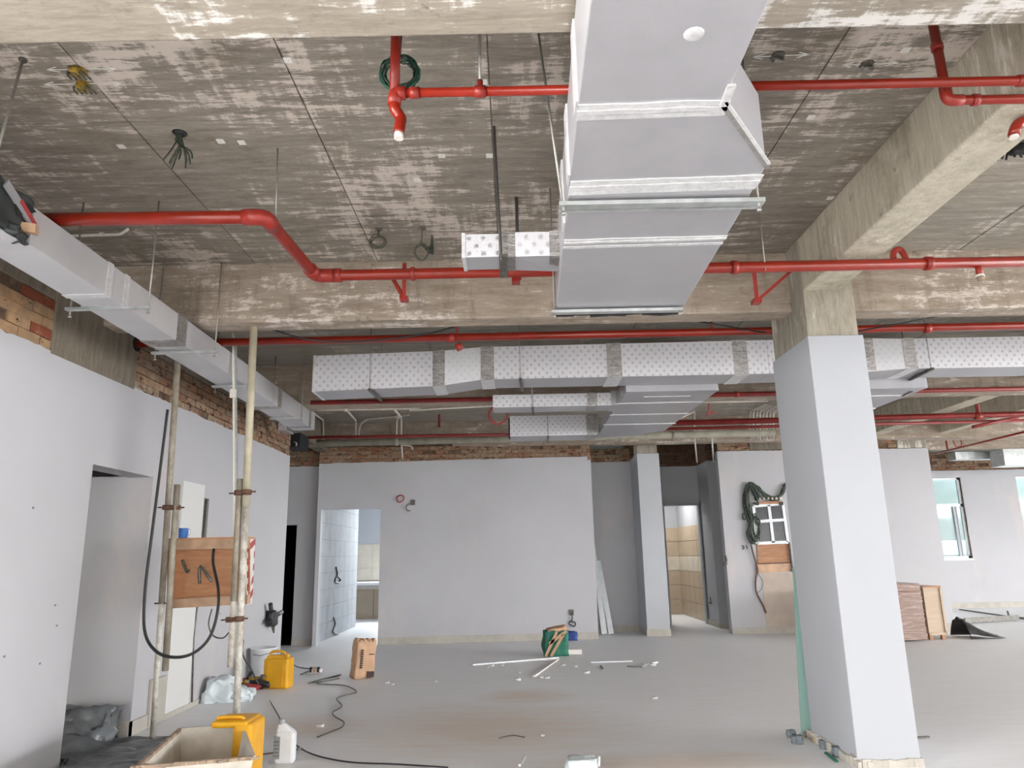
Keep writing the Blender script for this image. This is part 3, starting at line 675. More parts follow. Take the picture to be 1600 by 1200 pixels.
# P4
Y4 = 9.2; Z4 = at(560, 628, Y=Y4).z
t = pipe_run('sprinkler_pipe', 'dark red pipe below the patterned duct in front of the third beam', [(-2.6, Y4, Z4), (12, Y4, Z4+.0)], .03, M['redd'], [((2.9, Y4, Z4), (1, 0, 0), .05)])
MB().tube([(-2.35, Y4, Z4), (-2.35, Y4, 4)], .009, 8).build('hanger_rod', M['redd'], t)
# P5, P6
def pz(x, y, Y): return at(x, y, Y=Y).z
YA = 11.3
ZA = pz(1100, 660, YA)
t = pipe_run('sprinkler_main', 'twin-looking red main crossing low behind the big column towards the far room', [(2.36, YA, ZA), (13, YA, ZA+.06)], .045, M['redd'], [((at(1528, 650, Y=YA)).x and (at(1528, 650, Y=YA)), (1, 0, 0), .12)])
ax = at(1528, 640, Y=YA).x; MB().tube([(ax, YA, ZA), (ax, YA, 3.98)], .035, 10).build('riser', M['redd'], t)
MB().tube([(2.36, YA+.25, ZA-.05), (ax+.9, YA+.25, ZA-.03)], .025, 10).build('return_pipe', M['redd'], t)
a_ = at(1520, 667, Y=YA); b2 = at(1590, 652, Y=YA+.25); MB().tube([a_, b2], .025, 8).build('branch', M['redd'], t)
YB = 12.2
t = pipe_run('sprinkler_pipe', 'slim dark red pipe just above the grey soil pipe over the back wall', [(at(462, 684, Y=YB)), (at(800, 679, Y=YB))], .026, M['redd'])
a_ = at(686, 648, Y=YB); b2 = at(686, 668, Y=YB); MB().tube([a_, b2], .022, 8).build('branch', M['redd'], t)
# grey soil pipe
YG = 12.8; a_ = at(455, 694, Y=YG); b2 = at(1210, 676, Y=YG)
t = thing('soil_pipe', 'long grey-green painted pipe running along the top of the back wall', 'pipe', a_)
MB().tube([a_, b2], .062, 14).build('pipe_body', M['gpipe'], t)
for xx in (620, 1052): p = at(xx, 684 if xx < 800 else 678, Y=YG); ring(V(p.x, YG, a_.z+(b2.z-a_.z)*(p.x-a_.x)/(b2.x-a_.x)), b2-a_, .072, .06).build('coupling', M['gpipe'], t)
# far room pipes
YF = 16.5
t = pipe_run('sprinkler_pipe', 'thin dark red pipe in front of the pale far beam near the windows', [at(1453, 678, Y=YF), at(1640, 672, Y=YF)], .022, M['redd'])
for xx in (1461, 1526, 1540, 1567): p = at(xx, 674, Y=YF); MB().tube([p, p+V(0, 0, .09)], .02, 8).build('hanger_rod', M['steel'], t)
t = pipe_run('sprinkler_pipe', 'slanting dark red pipe above the far duct end', [at(1465, 708, Y=15.5), at(1620, 670, Y=12.5)], .02, M['redd'])
a_ = at(1477, 682, Y=15.8); b2 = at(1481, 704, Y=15.8); MB().tube([a_, b2], .02, 8).build('branch', M['redd'], t)
for y_ in (15.2, 16.8): struct(MB().box((8.3, y_, 3.7), (16.5, y_+.25, 4.1)).build('ceiling_beam', M['beam']))
MB  # noqa

# ================================================================== DUCTS
def band(mb, x0, x1, y0, y1, z0, z1, axis, t=.006, mm=0):
    if axis == 'x':   # ring around a duct running along x, between x0..x1
        mb.box((x0, y0-t, z0-t), (x1, y0, z1+t), mm); mb.box((x0, y1, z0-t), (x1, y1+t, z1+t), mm); mb.box((x0, y0, z0-t), (x1, y1, z0), mm); mb.box((x0, y0, z1), (x1, y1, z1+t), mm)
    else:
        mb.box((x0-t, y0, z0-t), (x0, y1, z1+t), mm); mb.box((x1, y0, z0-t), (x1+t, y1, z1+t), mm); mb.box((x0, y0, z0-t), (x1, y1, z0), mm); mb.box((x0, y0, z1), (x1, y1, z1+t), mm)
    return mb
# A: broad duct overhead
ZD0, ZD1 = 3.1, 3.45; KA = 1.6/1.7
t = thing('air_duct', 'broad foil-wrapped air duct overhead widening on one side, ending at the concrete beam', 'duct', (.5, 3.2, ZD0))
poly = [(x_*KA, y_*KA) for x_, y_ in [(.235, -1.5), (.80, -1.5), (.848, 2.52), (1.175, 3.0), (1.20, 3.52), (1.235, 4.96), (.328, 4.99), (.295, 3.5), (.277, 2.55)]]
MB().prism(poly, ZD0, ZD1).build('duct_body', M['foil'], t, .006)
def strip(x0, x1, yc, w_, z=ZD0, nm='tape_seam', par=t, mat='seam', skew=.0, k=3):
    x0 *= KA; x1 *= KA; yc *= KA
    for j in range(k):
        m = MB(); yy = yc+(j-(k-1)/2)*w_/k
        P = []
        N = 14
        b = len(m.v)
        for i in range(N+1):
            x = x0+(x1-x0)*i/N; wob = .006*mnoise.noise(Vector((x*7, yc*3+j, 1)))
            m.v += [(x, yy-w_/k*.42+wob+skew*(x-x0), z-.004-.003*(j % 2)), (x, yy+w_/k*.42+wob+skew*(x-x0), z-.004-.003*(j % 2)), (x, yy+w_/k*.42+wob+skew*(x-x0), z), (x, yy-w_/k*.42+wob+skew*(x-x0), z)]
        for i in range(N):
            for q in range(4):
                q2 = (q+1) % 4; m.face([b+i*4+q, b+i*4+q2, b+(i+1)*4+q2, b+(i+1)*4+q])
        m.build(nm, M[mat], par)
strip(.277, .87, 2.56, .10, skew=-.03)
strip(.292, 1.19, 3.17, .13, skew=-.03)
strip(.305, 1.21, 3.78, .05, k=2, skew=-.02)
strip(.305, 1.21, 3.86, .03, k=1, skew=-.02)
m = MB(); m.beam((.85*KA, 2.53*KA, ZD0-.002), (1.178*KA, 3.005*KA, ZD0-.002), .02, .01); m.build('tape_seam', M['rod'], t)
m = MB(); m.beam((.85*KA, 2.50*KA, ZD0-.003), (1.178*KA, 2.975*KA, ZD0-.003), .012, .01); m.beam((.845*KA, 2.4*KA, ZD0-.003), (.85*KA, 2.53*KA, ZD0-.003), .03, .01); m.build('tape_seam', M['seam'], t)
for yy, (xa) in ((2.54, .279), (3.1, .288), (3.6, .298)):
    MB().box((xa*KA-.01, yy*KA-.05, ZD0), (xa*KA, yy*KA+.05, ZD1)).build('side_tape', M['seam'], t)
m = MB(); m.box((.33*KA, 4.97*KA, ZD0-.01), (1.2*KA, 5.03*KA, ZD1)); m.build('gasket', M['gasket'], t)
m = MB()
for i in range(7): m.obox((.37+i*.118, 5.02*KA, ZD0-.012+.006*math.sin(i*2)), (.125, .04, .016), (0, .08*math.sin(i*3), .1*math.sin(i*3)))
m.build('loose_lining', M['gasket'], t)
MB().lathe([(.012, -.006), (.03, -.003), (.034, 0)], (.60, 2.0, ZD0), 12).build('tape_patch', M['seam'], t)
# B: small branch of A
t = thing('branch_duct', 'short printed foil branch duct sticking out sideways from the broad duct', 'duct', (-.28, 4.2, 3.27))
bz0 = 3.2; by0 = at(722, 402, Z=bz0).y; bx0 = at(722, 402, Z=bz0).x; bzt = at(722, 366, Y=by0).z; by1 = by0+.2
MB().box((bx0, by0, bz0), (.01, by1, bzt), [1, 1, 0, 1, 1, 1]).build('duct_body', [M['foilpat2'], M['foil']], t, .004)
MB().hexa([(.01, by0-.005, bz0-.005), (.34, by0, bz0), (.34, by1+.03, bz0-.01), (.01, by1, bz0-.005), (.01, by0-.005, bzt+.004), (.34, by0, bzt+.004), (.34, by1+.03, bzt), (.01, by1, bzt)], [1, 1, 0, 1, 1, 1]).build('duct_section', [M['foilpat'], M['foil']], t)
for x0, x1 in ((-.062, .035), (.235, .30)): band(MB(), x0, x1, by0, by1, bz0, bzt, 'x', .007).build('tape_band', M['tape'], t)
band(MB(), bx0-.002, bx0+.02, by0, by1, bz0, bzt, 'x', .005).build('tape_band', M['seam'], t)
# C: left duct
LX0, LX1, LZ0, LZ1 = -2.935, -2.655, 3.22, 3.442
t = thing('air_duct', 'long narrow foil duct parallel to the white side wall, torn open at its near end', 'duct', (-2.8, 3.8, LZ0))
def lx(y): return (-.012*(y-4.5))
def lbox(y0, y1, mm=0, g=0, z0=LZ0, z1=LZ1):
    return [(LX0-g+lx(y0), y0, z0-g), (LX1+g+lx(y0), y0, z0-g), (LX1+g+lx(y1), y1, z0-g), (LX0-g+lx(y1), y1, z0-g), (LX0-g+lx(y0), y0, z1+g), (LX1+g+lx(y0), y0, z1+g), (LX1+g+lx(y1), y1, z1+g), (LX0-g+lx(y1), y1, z1+g)]
for y0, y1 in ((3.72, 4.6), (4.6, 5.65), (5.65, 8.0), (8.0, 9.85)): MB().hexa(lbox(y0+.002, y1)).build('duct_section', M['foil2'], t, .004)
for y0, y1 in ((4.5, 4.56), (4.72, 4.78), (5.55, 5.72), (8.2, 8.32), (9.55, 9.62)): MB().hexa(lbox(y0, y1, 0, .005)).build('tape_band', M['tape'] if y0 > 5 else M['seam'], t)
# torn near end with black fabric connector
MB().box((LX0, 3.3, LZ0-.006), (LX1-.01, 3.72, LZ0)).build('bottom_flange', M['foil2'], t)
m = MB(); m.beam((LX1+.01, 3.48, LZ1+.02), (LX1+.01, 3.72, LZ1-.10), .012, .05); m.build('torn_flap', M['foil'], t)
m = MB(); m.obox((LX1-.005, 3.70, LZ0+.085), (.10, .09, .05), (.2, 0, .4)); m.build('torn_flap', M['kraft'], t)
m = MB(); m.beam((LX1+.014, 3.6, LZ1-.02), (LX1+.014, 3.74, LZ1-.10), .008, .03); m.build('red_edge', M['redp'], t)
MB().hexa([(LX1+.006, 3.60, LZ1-.11), (LX1+.011, 3.60, LZ1-.11), (LX1+.011, 3.74, LZ1-.02), (LX1+.006, 3.74, LZ1-.02), (LX1+.006, 3.56, LZ1-.03), (LX1+.011, 3.56, LZ1-.03), (LX1+.011, 3.68, LZ1+.0), (LX1+.006, 3.68, LZ1+.0)]).build('tear', M['gasket'], t)
def lump(name, size, mat, parent, seed=0, sub=5, amp=.03, loc=(0, 0, 0), rot=(0, 0, 0), round_=.25, taper=0):
    from mathutils import Euler
    bm = bmesh.new(); bmesh.ops.create_cube(bm, size=1); bmesh.ops.subdivide_edges(bm, edges=bm.edges[:], cuts=sub, use_grid_fill=True)
    R = Euler(rot).to_matrix()
    off = WORLD.get(parent.name, Vector((0, 0, 0))) if parent else Vector((0, 0, 0))
    for v in bm.verts:
        c = v.co.copy(); s_ = c.normalized()*.62; c = c.lerp(s_, round_)
        k = 1-taper*(c.z+.5); c = Vector((c.x*k*size[0], c.y*k*size[1], c.z*size[2]))
        c += mnoise.noise_vector(v.co*3.1+Vector((seed, seed*2, 0)))*amp + mnoise.noise_vector(v.co*8+Vector((seed, 1, 0)))*amp*.4
        v.co = R@c+Vector(loc)-off
    me = bpy.data.meshes.new(name); bm.to_mesh(me); bm.free(); me.materials.append(mat)
    for p in me.polygons: p.use_smooth = True
    o = bpy.data.objects.new(name, me); COL.objects.link(o)
    if parent: o.parent = parent; WORLD[o.name] = off
    return o
t = thing('flexible_connector', 'black rubber cloth duct connector hanging at the near end of the narrow duct', 'duct connector', (-2.8, 3.45, 3.3))
lump('cloth_sleeve', (.40, .46, .25), M['blackcloth'], t, 3, 9, .018, (-2.86, 3.50, 3.362), (0, 0, 0), .03)
lump('cloth_fold', (.14, .16, .05), M['blackcloth'], t, 9, 4, .02, (-2.70, 3.62, 3.25), (0, .2, .3), .2)
# D: patterned cross duct
DY0, DY1 = 7.68, 8.12
t = thing('air_duct', 'long printed foil duct crossing the room behind the concrete beam', 'duct', (0, 7.7, 3.28))
xA = at(488, 612, Y=DY0).x
zA0 = at(488, 612, Y=DY0).z; zA1 = at(488, 556, Y=DY0).z
x1 = at(688, 603, Y=DY0).x; z1b = at(688, 603, Y=DY0).z; z1t = at(688, 548, Y=DY0).z
x2 = at(755, 600, Y=DY0).x; z2b = at(755, 593, Y=DY0).z; z2t = at(755, 542, Y=DY0).z
x3 = at(1200, 560, Y=DY0).x; z3b = at(1200, 584, Y=DY0).z; z3t = at(1200, 531, Y=DY0).z
mt = [M['foilpat'], M['foil']]
FM = [1, 1, 0, 1, 1, 1]
def dsec(xa, xb, za0, za1, zb0, zb1, nm='duct_section', mats=None, y0=DY0, y1=DY1, fm=FM, g=0):
    return MB().hexa([(xa, y0-g, za0-g), (xb, y0-g, zb0-g), (xb, y1+g, zb0-g), (xa, y1+g, za0-g), (xa, y0-g, za1+g), (xb, y0-g, zb1+g), (xb, y1+g, zb1+g), (xa, y1+g, za1+g)], fm).build(nm, mats or mt, t, 0 if g else .004)
ff = M['foil']; plainf = [foil('plain_white_foil', (226, 226, 230), .5, .18, .1), M['foil']]
dsec(xA, x1, zA0, zA1, z1b, z1t)
dsec(x1, x2, z1b, z1t, z2b, z2t, mats=plainf)
dsec(x2, x3, z2b, z2t, z3b, z3t)
x4 = at(1415, 560, Y=DY0).x; x5 = 9.5; z4b = at(1415, 579, Y=DY0).z; z4t = at(1415, 529, Y=DY0).z
xm = at(1352, 560, Y=DY0).x
dsec(x3, xm, z3b, z3t, z3b, z3t); dsec(xm, x4, z3b, z3t, z4b+.02, z4t, mats=plainf); dsec(x4, x5, z4b+.02, z4t, z4b+.0, z4t)
def zat(px_):  # bottom/top interpolation
    return at(px_, 560, Y=DY0).x
for pa, pb_ in ((676, 695), (751, 772), (948, 971), (1146, 1168), (1349, 1367), (1413, 1432)):
    xa, xb = zat(pa), zat(pb_)
    def zz(x):
        K = [(xA, zA0, zA1), (x1, z1b, z1t), (x2, z2b, z2t), (x3, z3b, z3t), (x4, z4b+.02, z4t), (x5, z4b, z4t)]
        for a_, b2 in zip(K[:-1], K[1:]):
            if x <= b2[0]:
                f = (x-a_[0])/(b2[0]-a_[0]); return a_[1]+(b2[1]-a_[1])*f, a_[2]+(b2[2]-a_[2])*f
        return K[-1][1:]
    (a0, a1), (b0, b1) = zz(xa), zz(xb)
    dsec(xa, xb, a0, a1, b0, b1, 'tape_band', [M['tape'], M['seam']], g=.006)
dsec(xA-.004, xA+.03, zA0, zA1, zA0, zA1, 'tape_band', [M['seam'], M['seam']], g=.004)
# E: trunk going back with two branches
TZ0, TZ1 = 3.29, 3.42
t = thing('trunk_duct', 'plain foil trunk duct running back from the printed cross duct', 'duct', (1.8, 8.3, TZ0))
MB().prism([(1.30, DY1+.01), (2.36, DY1+.01), (2.30, 10.9), (1.95, 11.3), (1.32, 11.5)], TZ0, TZ1).build('duct_body', M['foil'], t, .005)
for yy in (8.75, 9.5, 10.25):
    MB().box((1.29, yy, TZ0-.006), (2.33, yy+.05, TZ0)).build('tape_seam', M['seam'], t)
MB().box((1.55, 8.4, TZ0-.005), (2.1, 8.43, TZ0)).build('tape_seam', M['seam'], t)
MB().box((1.28, 8.35, TZ0), (1.30, 8.8, TZ1)).build('tape_band', M['tape'], t)
t = thing('branch_duct', 'thin printed foil branch just under the cross duct', 'duct', (.4, 8.9, 3.3))
a_ = at(770, 637, Y=8.8); top = at(770, 617, Y=8.8).z
MB().box((a_.x, 8.8, a_.z), (1.22, 9.15, top), [1, 1, 0, 1, 1, 1]).build('duct_body', [M['foilpat'], M['foil']], t, .004)
MB().box((1.22, 8.78, a_.z), (1.30, 9.2, top+.02)).build('collar', M['foil'], t)
xa = at(918, 630, Y=8.8).x; band(MB(), xa, xa+.12, 8.8, 9.15, a_.z, top, 'x', .006).build('tape_band', M['tape'], t)
t = thing('branch_duct', 'boxy printed foil branch with an open end above the back wall', 'duct', (.4, 11.1, 3.3))
a_ = at(797, 682, Y=11.0); top = at(797, 650, Y=11.0).z
MB().box((a_.x, 11.0, a_.z), (1.2, 11.5, top), [1, 1, 0, 1, 1, 1]).build('duct_body', [M['foilpat'], M['foil']], t, .004)
MB().hexa([(1.2, 11.0, a_.z), (1.31, 11.0, a_.z+.02), (1.31, 11.5, a_.z+.02), (1.2, 11.5, a_.z), (1.2, 11.0, top), (1.31, 11.0, top), (1.31, 11.5, top), (1.2, 11.5, top)]).build('collar', M['foil'], t)
xa = at(916, 660, Y=11.0).x; band(MB(), xa, xa+.15, 11.0, 11.5, a_.z, top, 'x', .006).build('tape_band', M['tape'], t)
MB().box((a_.x-.02, 11.03, a_.z+.03), (a_.x, 11.47, top-.03)).build('open_mouth', M['gasket'], t)
# right trunk
t = thing('trunk_duct', 'foil trunk duct branching back beside the big column', 'duct', (4, 8.2, TZ0))
MB().prism([(3.72, DY1+.01), (4.75, DY1+.01), (4.70, 9.9), (3.72, 9.9)], TZ0-.02, TZ1).build('duct_body', M['foil'], t, .005)
for yy in (8.5, 9.3): MB().box((3.71, yy, TZ0-.026), (4.72, yy+.05, TZ0-.02)).build('tape_seam', M['seam'], t)
# far left small ducts near wall end
t = thing('branch_duct', 'short printed duct end lying crosswise behind the narrow duct tip', 'duct', (-3.3, 10.5, 3.3))
a_ = at(398, 673, Y=10.6); b2 = at(447, 660, Y=10.6)
MB().box((-3.465, 10.6, a_.z), (b2.x, 11.0, b2.z+.01), [1, 1, 0, 1, 1, 1]).build('duct_body', [M['foilpat'], M['foil']], t, .004)
MB().box((b2.x, 10.62, a_.z+.02), (b2.x+.13, 10.98, b2.z-.02)).build('end_collar', M['tape'], t)
t = thing('metal_plenum', 'grey metal box with black lined mouth above the wall corner', 'duct', (-3.3, 11.3, 3.2))
a_ = at(400, 690, Y=11.5); b2 = at(446, 678, Y=11.5); c_ = at(468, 698, Y=11.5)
MB().hexa([(a_.x-.3, 11.5, a_.z+.02), (b2.x-.02, 11.5, c_.z), (b2.x-.02, 12.0, c_.z), (a_.x-.3, 12.0, a_.z+.02), (a_.x-.3, 11.5, b2.z+.02), (b2.x-.02, 11.5, b2.z+.02), (b2.x-.02, 12.0, b2.z+.02), (a_.x-.3, 12.0, b2.z+.02)]).build('box_body', M['galv'], t)
MB().box((b2.x-.02, 11.49, c_.z-.005), (c_.x, 12.0, b2.z+.02)).build('black_mouth', M['gasket'], t)
for dx in (.05, .16): MB().tube(smooth([(b2.x+dx, 11.47, c_.z+.07), (b2.x+dx+.04, 11.45, c_.z+.05), (b2.x+dx+.03, 11.46, c_.z+.01)], 3), .012, 6).build('spring_clip', M['galv'], t)
# far room ducts
t = thing('air_duct', 'pale metal duct above the far window wall', 'duct', (12, 17.5, 3.6))
a_ = at(1494, 718, Y=17.6); b2 = at(1575, 706, Y=17.6)
MB().box((a_.x, 17.6, a_.z), (b2.x, 17.9, b2.z+.02)).build('duct_body', M['galv'], t)
a_ = at(1571, 727, Y=17.0); b2 = at(1640, 700, Y=17.0)
MB().box((a_.x, 17.0, a_.z), (b2.x+1, 17.5, b2.z)).build('duct_section', M['galv'], t)

# hangers ---------------------------------------------------------------------
def rodmb(p, q, r=.005): return MB().tube([p, q], r, 8)
def trapeze(pa, pb_, label, tops, rmat='rod', bar=(.035, .022), group='trapeze hangers under the ducts', cmat='galv'):
    t = thing('trapeze_hanger', label, 'hanger', (pa+pb_)/2, group)
    MB().beam(pa, pb_, bar[0], bar[1]).build('channel', M[cmat], t)
    for p, q in tops:
        rodmb(p, q, .006).build('threaded_rod', M[rmat], t)
        MB().tube([p-V(0, 0, .02), p-V(0, 0, .008)], .011, 6).build('nut', M['rod'], t)
    return t
pa, pb_ = at(873, 325, Z=3.078), at(1196, 311, Z=3.078); pa.y = pb_.y = (pa.y+pb_.y)/2
tr = trapeze(pa, pb_, 'galvanised channel hanger across the widened part of the broad duct', [(V(pa.x+.02, pa.y, 3.05), V(.165, 3.1, 4.0)), (V(pb_.x-.025, pb_.y, 3.05), V(pb_.x-.025, pb_.y+.01, 4.0))], bar=(.05, .02))
MB().beam(pa+V(0, .045, -.004), pb_+V(0, .045, -.004), .015, .016).build('channel', M['galv'], tr)
pa, pb_ = at(862, 487, Z=3.078), at(1070, 478, Z=3.078); pa.y = pb_.y = 4.64
trapeze(pa, pb_, 'galvanised channel hanger at the end of the broad duct by the beam', [(V(pa.x+.02, pa.y, 3.06), V(pa.x+.02, pa.y+.02, 4.0)), (V(pb_.x-.02, pb_.y, 3.06), V(pb_.x-.02, pb_.y, 4.0))], bar=(.05, .02))
p = at(1190, 365, Y=4.9); t = tag(rodmb(V(p.x, 4.9, 4.0), V(p.x, 4.9, 3.45)).build('threaded_rod', M['rod']), 'single thin rod hanging to the red main beside the side beam', 'rod')
for k, (l, r_, lab) in enumerate((((108, 486), (230, 478), 'nearest of the channel hangers under the narrow side duct'), ((239, 553), (336, 549), 'second channel hanger under the narrow duct, above the scaffold pole'), ((340, 605), (389, 602), 'third channel hanger under the narrow duct, behind the cream pole'), ((413, 655), (452, 653), 'last channel hanger under the far tip of the narrow duct'))):
    z = 3.2; pa, pb_ = at(*l, Z=z), at(*r_, Z=z); ym = (pa.y+pb_.y)/2; pa.y = pb_.y = ym
    if k > 1: pa.x = -3.0; pb_.x = -2.6
    trapeze(pa, pb_, lab, [(V(pb_.x-.01, ym, 3.18), V(pb_.x-.01, ym, 4.0)), (V(pa.x+.03, ym, 3.16), V(pa.x+.03, ym, 4.0))], bar=(.035, .018))
p = at(36, 92, Z=4.0); t = thing('threaded_rod', 'bright threaded rod dropping from the slab to the black duct connector', 'rod', p)
rodmb(p, V(p.x-.07, p.y-.02, 3.2), .007).build('rod', M['rod'], t); MB().tube([p-V(0, 0, .0), p-V(0, 0, .012)], .02, 8).build('anchor', M['steel'], t)
for (x, y0, y1, lab) in ((434, 232, 330, 'thin rod holding the dogleg of the red main'), (850, 66, 66, '')):
    if not lab: continue
    p = at(x, y0, Z=4.0); rodmb(p, V(p.x+.02, p.y-.02, Z2+.03)).build('threaded_rod', M['rod']); tag(bpy.context.scene.objects[-1] if False else COL.objects[-1], lab, 'rod')
# dark twin rods at the small branch duct
t = thing('rod_hanger', 'dark twin-rod hanger clamped round the small branch duct', 'hanger', at(785, 400, Y=4.1))
a_ = at(772, 197, Z=4.0); b2 = at(783, 400, Y=by0-.03)
MB().tube([a_, b2, b2-V(0, 0, .03)], .008, 8).build('threaded_rod', M['darkrod'], t)
MB().beam(b2+V(.012, -.01, -.0), b2+V(.012, .27, -.02), .05, .02).build('channel', M['steel'], t)
a_ = at(807, 308, Z=4.0); MB().tube([a_, V(a_.x, a_.y, 3.45)], .012, 8).build('threaded_rod', M['darkrod'], t)
# hangers of cross duct
def yhanger(px_, lab, xoff=.03):
    x = at(px_, 598, Y=DY0).x; (z0, _) = zz(x)
    t = thing('trapeze_hanger', lab, 'hanger', (x, DY0, z0), 'trapeze hangers under the ducts')
    MB().beam((x, DY0-.07, z0-.02), (x+xoff, DY1+.06, z0-.02), .03, .025).build('channel', M['steel'], t)
    rodmb(V(x, DY0-.04, z0-.03), V(x, DY0-.04, 4.0)).build('threaded_rod', M['rod'], t)
    rodmb(V(x+xoff, DY1+.04, z0-.03), V(x+xoff, DY1+.04, 4.0)).build('threaded_rod', M['rod'], t)
yhanger(579, 'dark cross hanger under the open end of the printed cross duct')
yhanger(813, 'dark cross hanger under the middle of the printed cross duct')
yhanger(1455, 'dark cross hanger under the printed duct beside the big column')
def bhanger(px_, y0, y1, z0, lab):
    x = at(px_, 640, Y=y0).x
    t = thing('trapeze_hanger', lab, 'hanger', (x, y0, z0), 'trapeze hangers under the ducts')
    MB().beam((x, y0-.05, z0-.02), (x+.02, y1+.05, z0-.02), .03, .02).build('channel', M['steel'], t)
    rodmb(V(x, y0-.03, z0-.03), V(x, y0-.03, 4.0), .007).build('threaded_rod', M['rod'], t)
bhanger(832, 8.8, 9.15, at(770, 637, Y=8.8).z, 'small hanger on the thin printed branch')
bhanger(855, 11.0, 11.5, at(797, 682, Y=11.0).z, 'small hanger on the boxy branch over the back wall')
bhanger(1425, 8.35, 8.5, TZ0, 'hanger by the trunk beside the column')

# ================================================================== CEILING BITS
def loops(name, label, pos, mat, n_, rad, drop, seed, plane='xz', r=.004, cat='cable'):
    rng = random.Random(seed); pos = Vector(pos)
    t = thing(name, label, cat, pos)
    MB().tube([pos-V(0, 0, .012), pos+V(0, 0, .0)], .028, 10).build('ceiling_cap', M['steel'], t)
    for i in range(n_):
        pts = []
        rx = rad*rng.uniform(.75, 1.1); rz = rad*rng.uniform(.8, 1.15); ph = rng.uniform(-.2, .2); c_ = pos-V(rng.uniform(-.01, .01), rng.uniform(-.02, .02), drop+rad)
        for k in range(17):
            a = 2*PI*k/16; pts.append(c_+V(rx*math.sin(a+ph), .25*rad*math.sin(a*2+i), rz*math.cos(a+ph)))
        MB().tube([pos]+smooth(pts, 2), r, 6).build('wire_loop', mat, t)
    return t
t = thing('cable_bunch', 'green-grey bunch of cut cables hanging like tentacles from the slab', 'cable', at(281, 208, Z=4.0))
p = at(281, 208, Z=4.0); MB().lathe([(.03, -.012), (.045, 0)], p, 10).build('ceiling_cap', M['black'], t)
rng = random.Random(3)
for i in range(12):
    e = V(rng.uniform(-.07, .08), rng.uniform(-.05, .05), -rng.uniform(.14, .22)); m_ = V(rng.uniform(-.02, .02), rng.uniform(-.02, .02), -.06)
    MB().tube(smooth([p, p+m_, p+e*.7+V(.01, 0, 0), p+e], 4), .0045, 6).build('wire', M['dgreen'] if i % 3 else M['greyw'], t)
loops('cable_loop', 'coiled cable loop hanging near the yellow mark above the red main', at(592, 357, Z=4.0), M['greyw'], 4, .055, .06, 5)
t = loops('cable_loop', 'drooping cable loop with frayed green end beside the coiled loop', at(660, 355, Z=4.0), M['greyw'], 3, .06, .14, 8)
p = at(660, 355, Z=4.0)
for i in range(6): MB().tube(smooth([p-V(0, 0, .15), p+V(.03+.01*i, .02, -.17-.01*i), p+V(.07, .01*i, -.15+.02*i)], 3), .006, 6).build('frayed_end', M['dgreen'], t)
t = thing('cable_coil', 'coil of green wire hung behind the red sprinkler drop', 'cable', at(624, 112, Y=Y1+.06))
c_ = at(624, 112, Y=Y1+.06); rng = random.Random(9)
for i in range(12):
    R_ = rng.uniform(.062, .095); pts = [c_+V(R_*math.cos(2*PI*k/28)*1.02+rng.uniform(-.003, .003), .012*math.sin(k+i)+i*.002, R_*math.sin(2*PI*k/28)+rng.uniform(-.002, .002)) for k in range(28)]
    MB().tube(pts, .0035, 5, closed=True).build('wire_turn', M['green'] if i % 4 else M['dgreen'], t)
MB().tube([c_+V(0, 0, .085), c_+V(.01, -.03, .16), V(c_.x, c_.y-.03, 4.0)], .006, 6).build('tie', M['dgreen'], t)
def chalk_arrow(mb, a_, b2, w_=.006):
    mb.beam(a_, b2, w_, .002, (0, 0, 1)); d = (b2-a_).normalized(); s_ = V(-d.y, d.x, 0)
    for q, dd in ((b2, -1), (a_, 1)):
        for sg in (1, -1): mb.beam(q, q+d*dd*.06+s_*sg*.02, w_, .002, (0, 0, 1))
for k, (x, y, xa, xb, lab) in enumerate(((122, 107, 73, 183, 'yellow-plugged ceiling box stub with chalk arrow, nearer the beam'), (131, 130, 69, 191, 'bent hook stub with chalk arrow just below the yellow plug'))):
    p = at(x, y, Z=4.0); t = thing('conduit_stub', lab, 'conduit stub', p)
    lump('plug', (.07 if k == 0 else .045, .05, .05), M['ystain'], t, k, 3, .02, p-V(0, 0, .02), (0, 0, 0), .5)
    for i in range(5): MB().tube(smooth([p, p+V(.02*i-.04, -.02, -.04), p+V(.025*i-.03, .01, -.06)], 3), .005, 6).build('wire', M['greyw'], t)
    m = MB(); chalk_arrow(m, at(xa, y+2, Z=3.995), at(xb, y, Z=3.995)); m.build('chalk_arrow', M['chalk'], t)
for x, y, lab in ((1215, 87, 'cut conduit stub beside the broad duct edge with chalk line'), (1354, 100, 'cut conduit stub between chalk arrows near the side beam')):
    p = at(x, y, Z=4.0); t = thing('conduit_stub', lab, 'conduit stub', p)
    MB().lathe([(.035, -.01), (.04, 0)], p, 10).build('box_lid', M['steel'], t)
    MB().tube([p+V(.03, .01, -.02), p+V(-.03, -.01, -.035)], .012, 8).build('conduit_end', M['tape'], t)
    m = MB(); chalk_arrow(m, at(x-40, y+2, Z=3.995), at(x+50, y-2, Z=3.995)); m.build('chalk_arrow', M['chalk'], t)
t = thing('cable_bunch', 'black tangled cable tuft hanging from the beam at the frame edge', 'cable', at(1590, 232, Z=3.95))
p = at(1600, 222, Z=3.95); rng = random.Random(12)
for i in range(12): MB().tube(smooth([p, p+V(rng.uniform(-.12, .02), rng.uniform(-.05, .05), rng.uniform(-.02, .08)), p+V(rng.uniform(-.16, .03), 0, rng.uniform(-.12, .0))], 4), .007, 6).build('wire', M['black'], t)
lump('tape_knot', (.09, .06, .06), M['black'], t, 4, 3, .02, p-V(.05, 0, .05))
t = thing('conduit', 'white conduit with bent end fixed to the slab beside the narrow duct', 'conduit', at(150, 366, Z=3.96))
MB().tube(fillet([at(60, 370, Z=3.965), at(188, 366, Z=3.965), at(200, 358, Z=3.975)], .02), .012, 8).build('conduit_tube', M['pvc'], t)
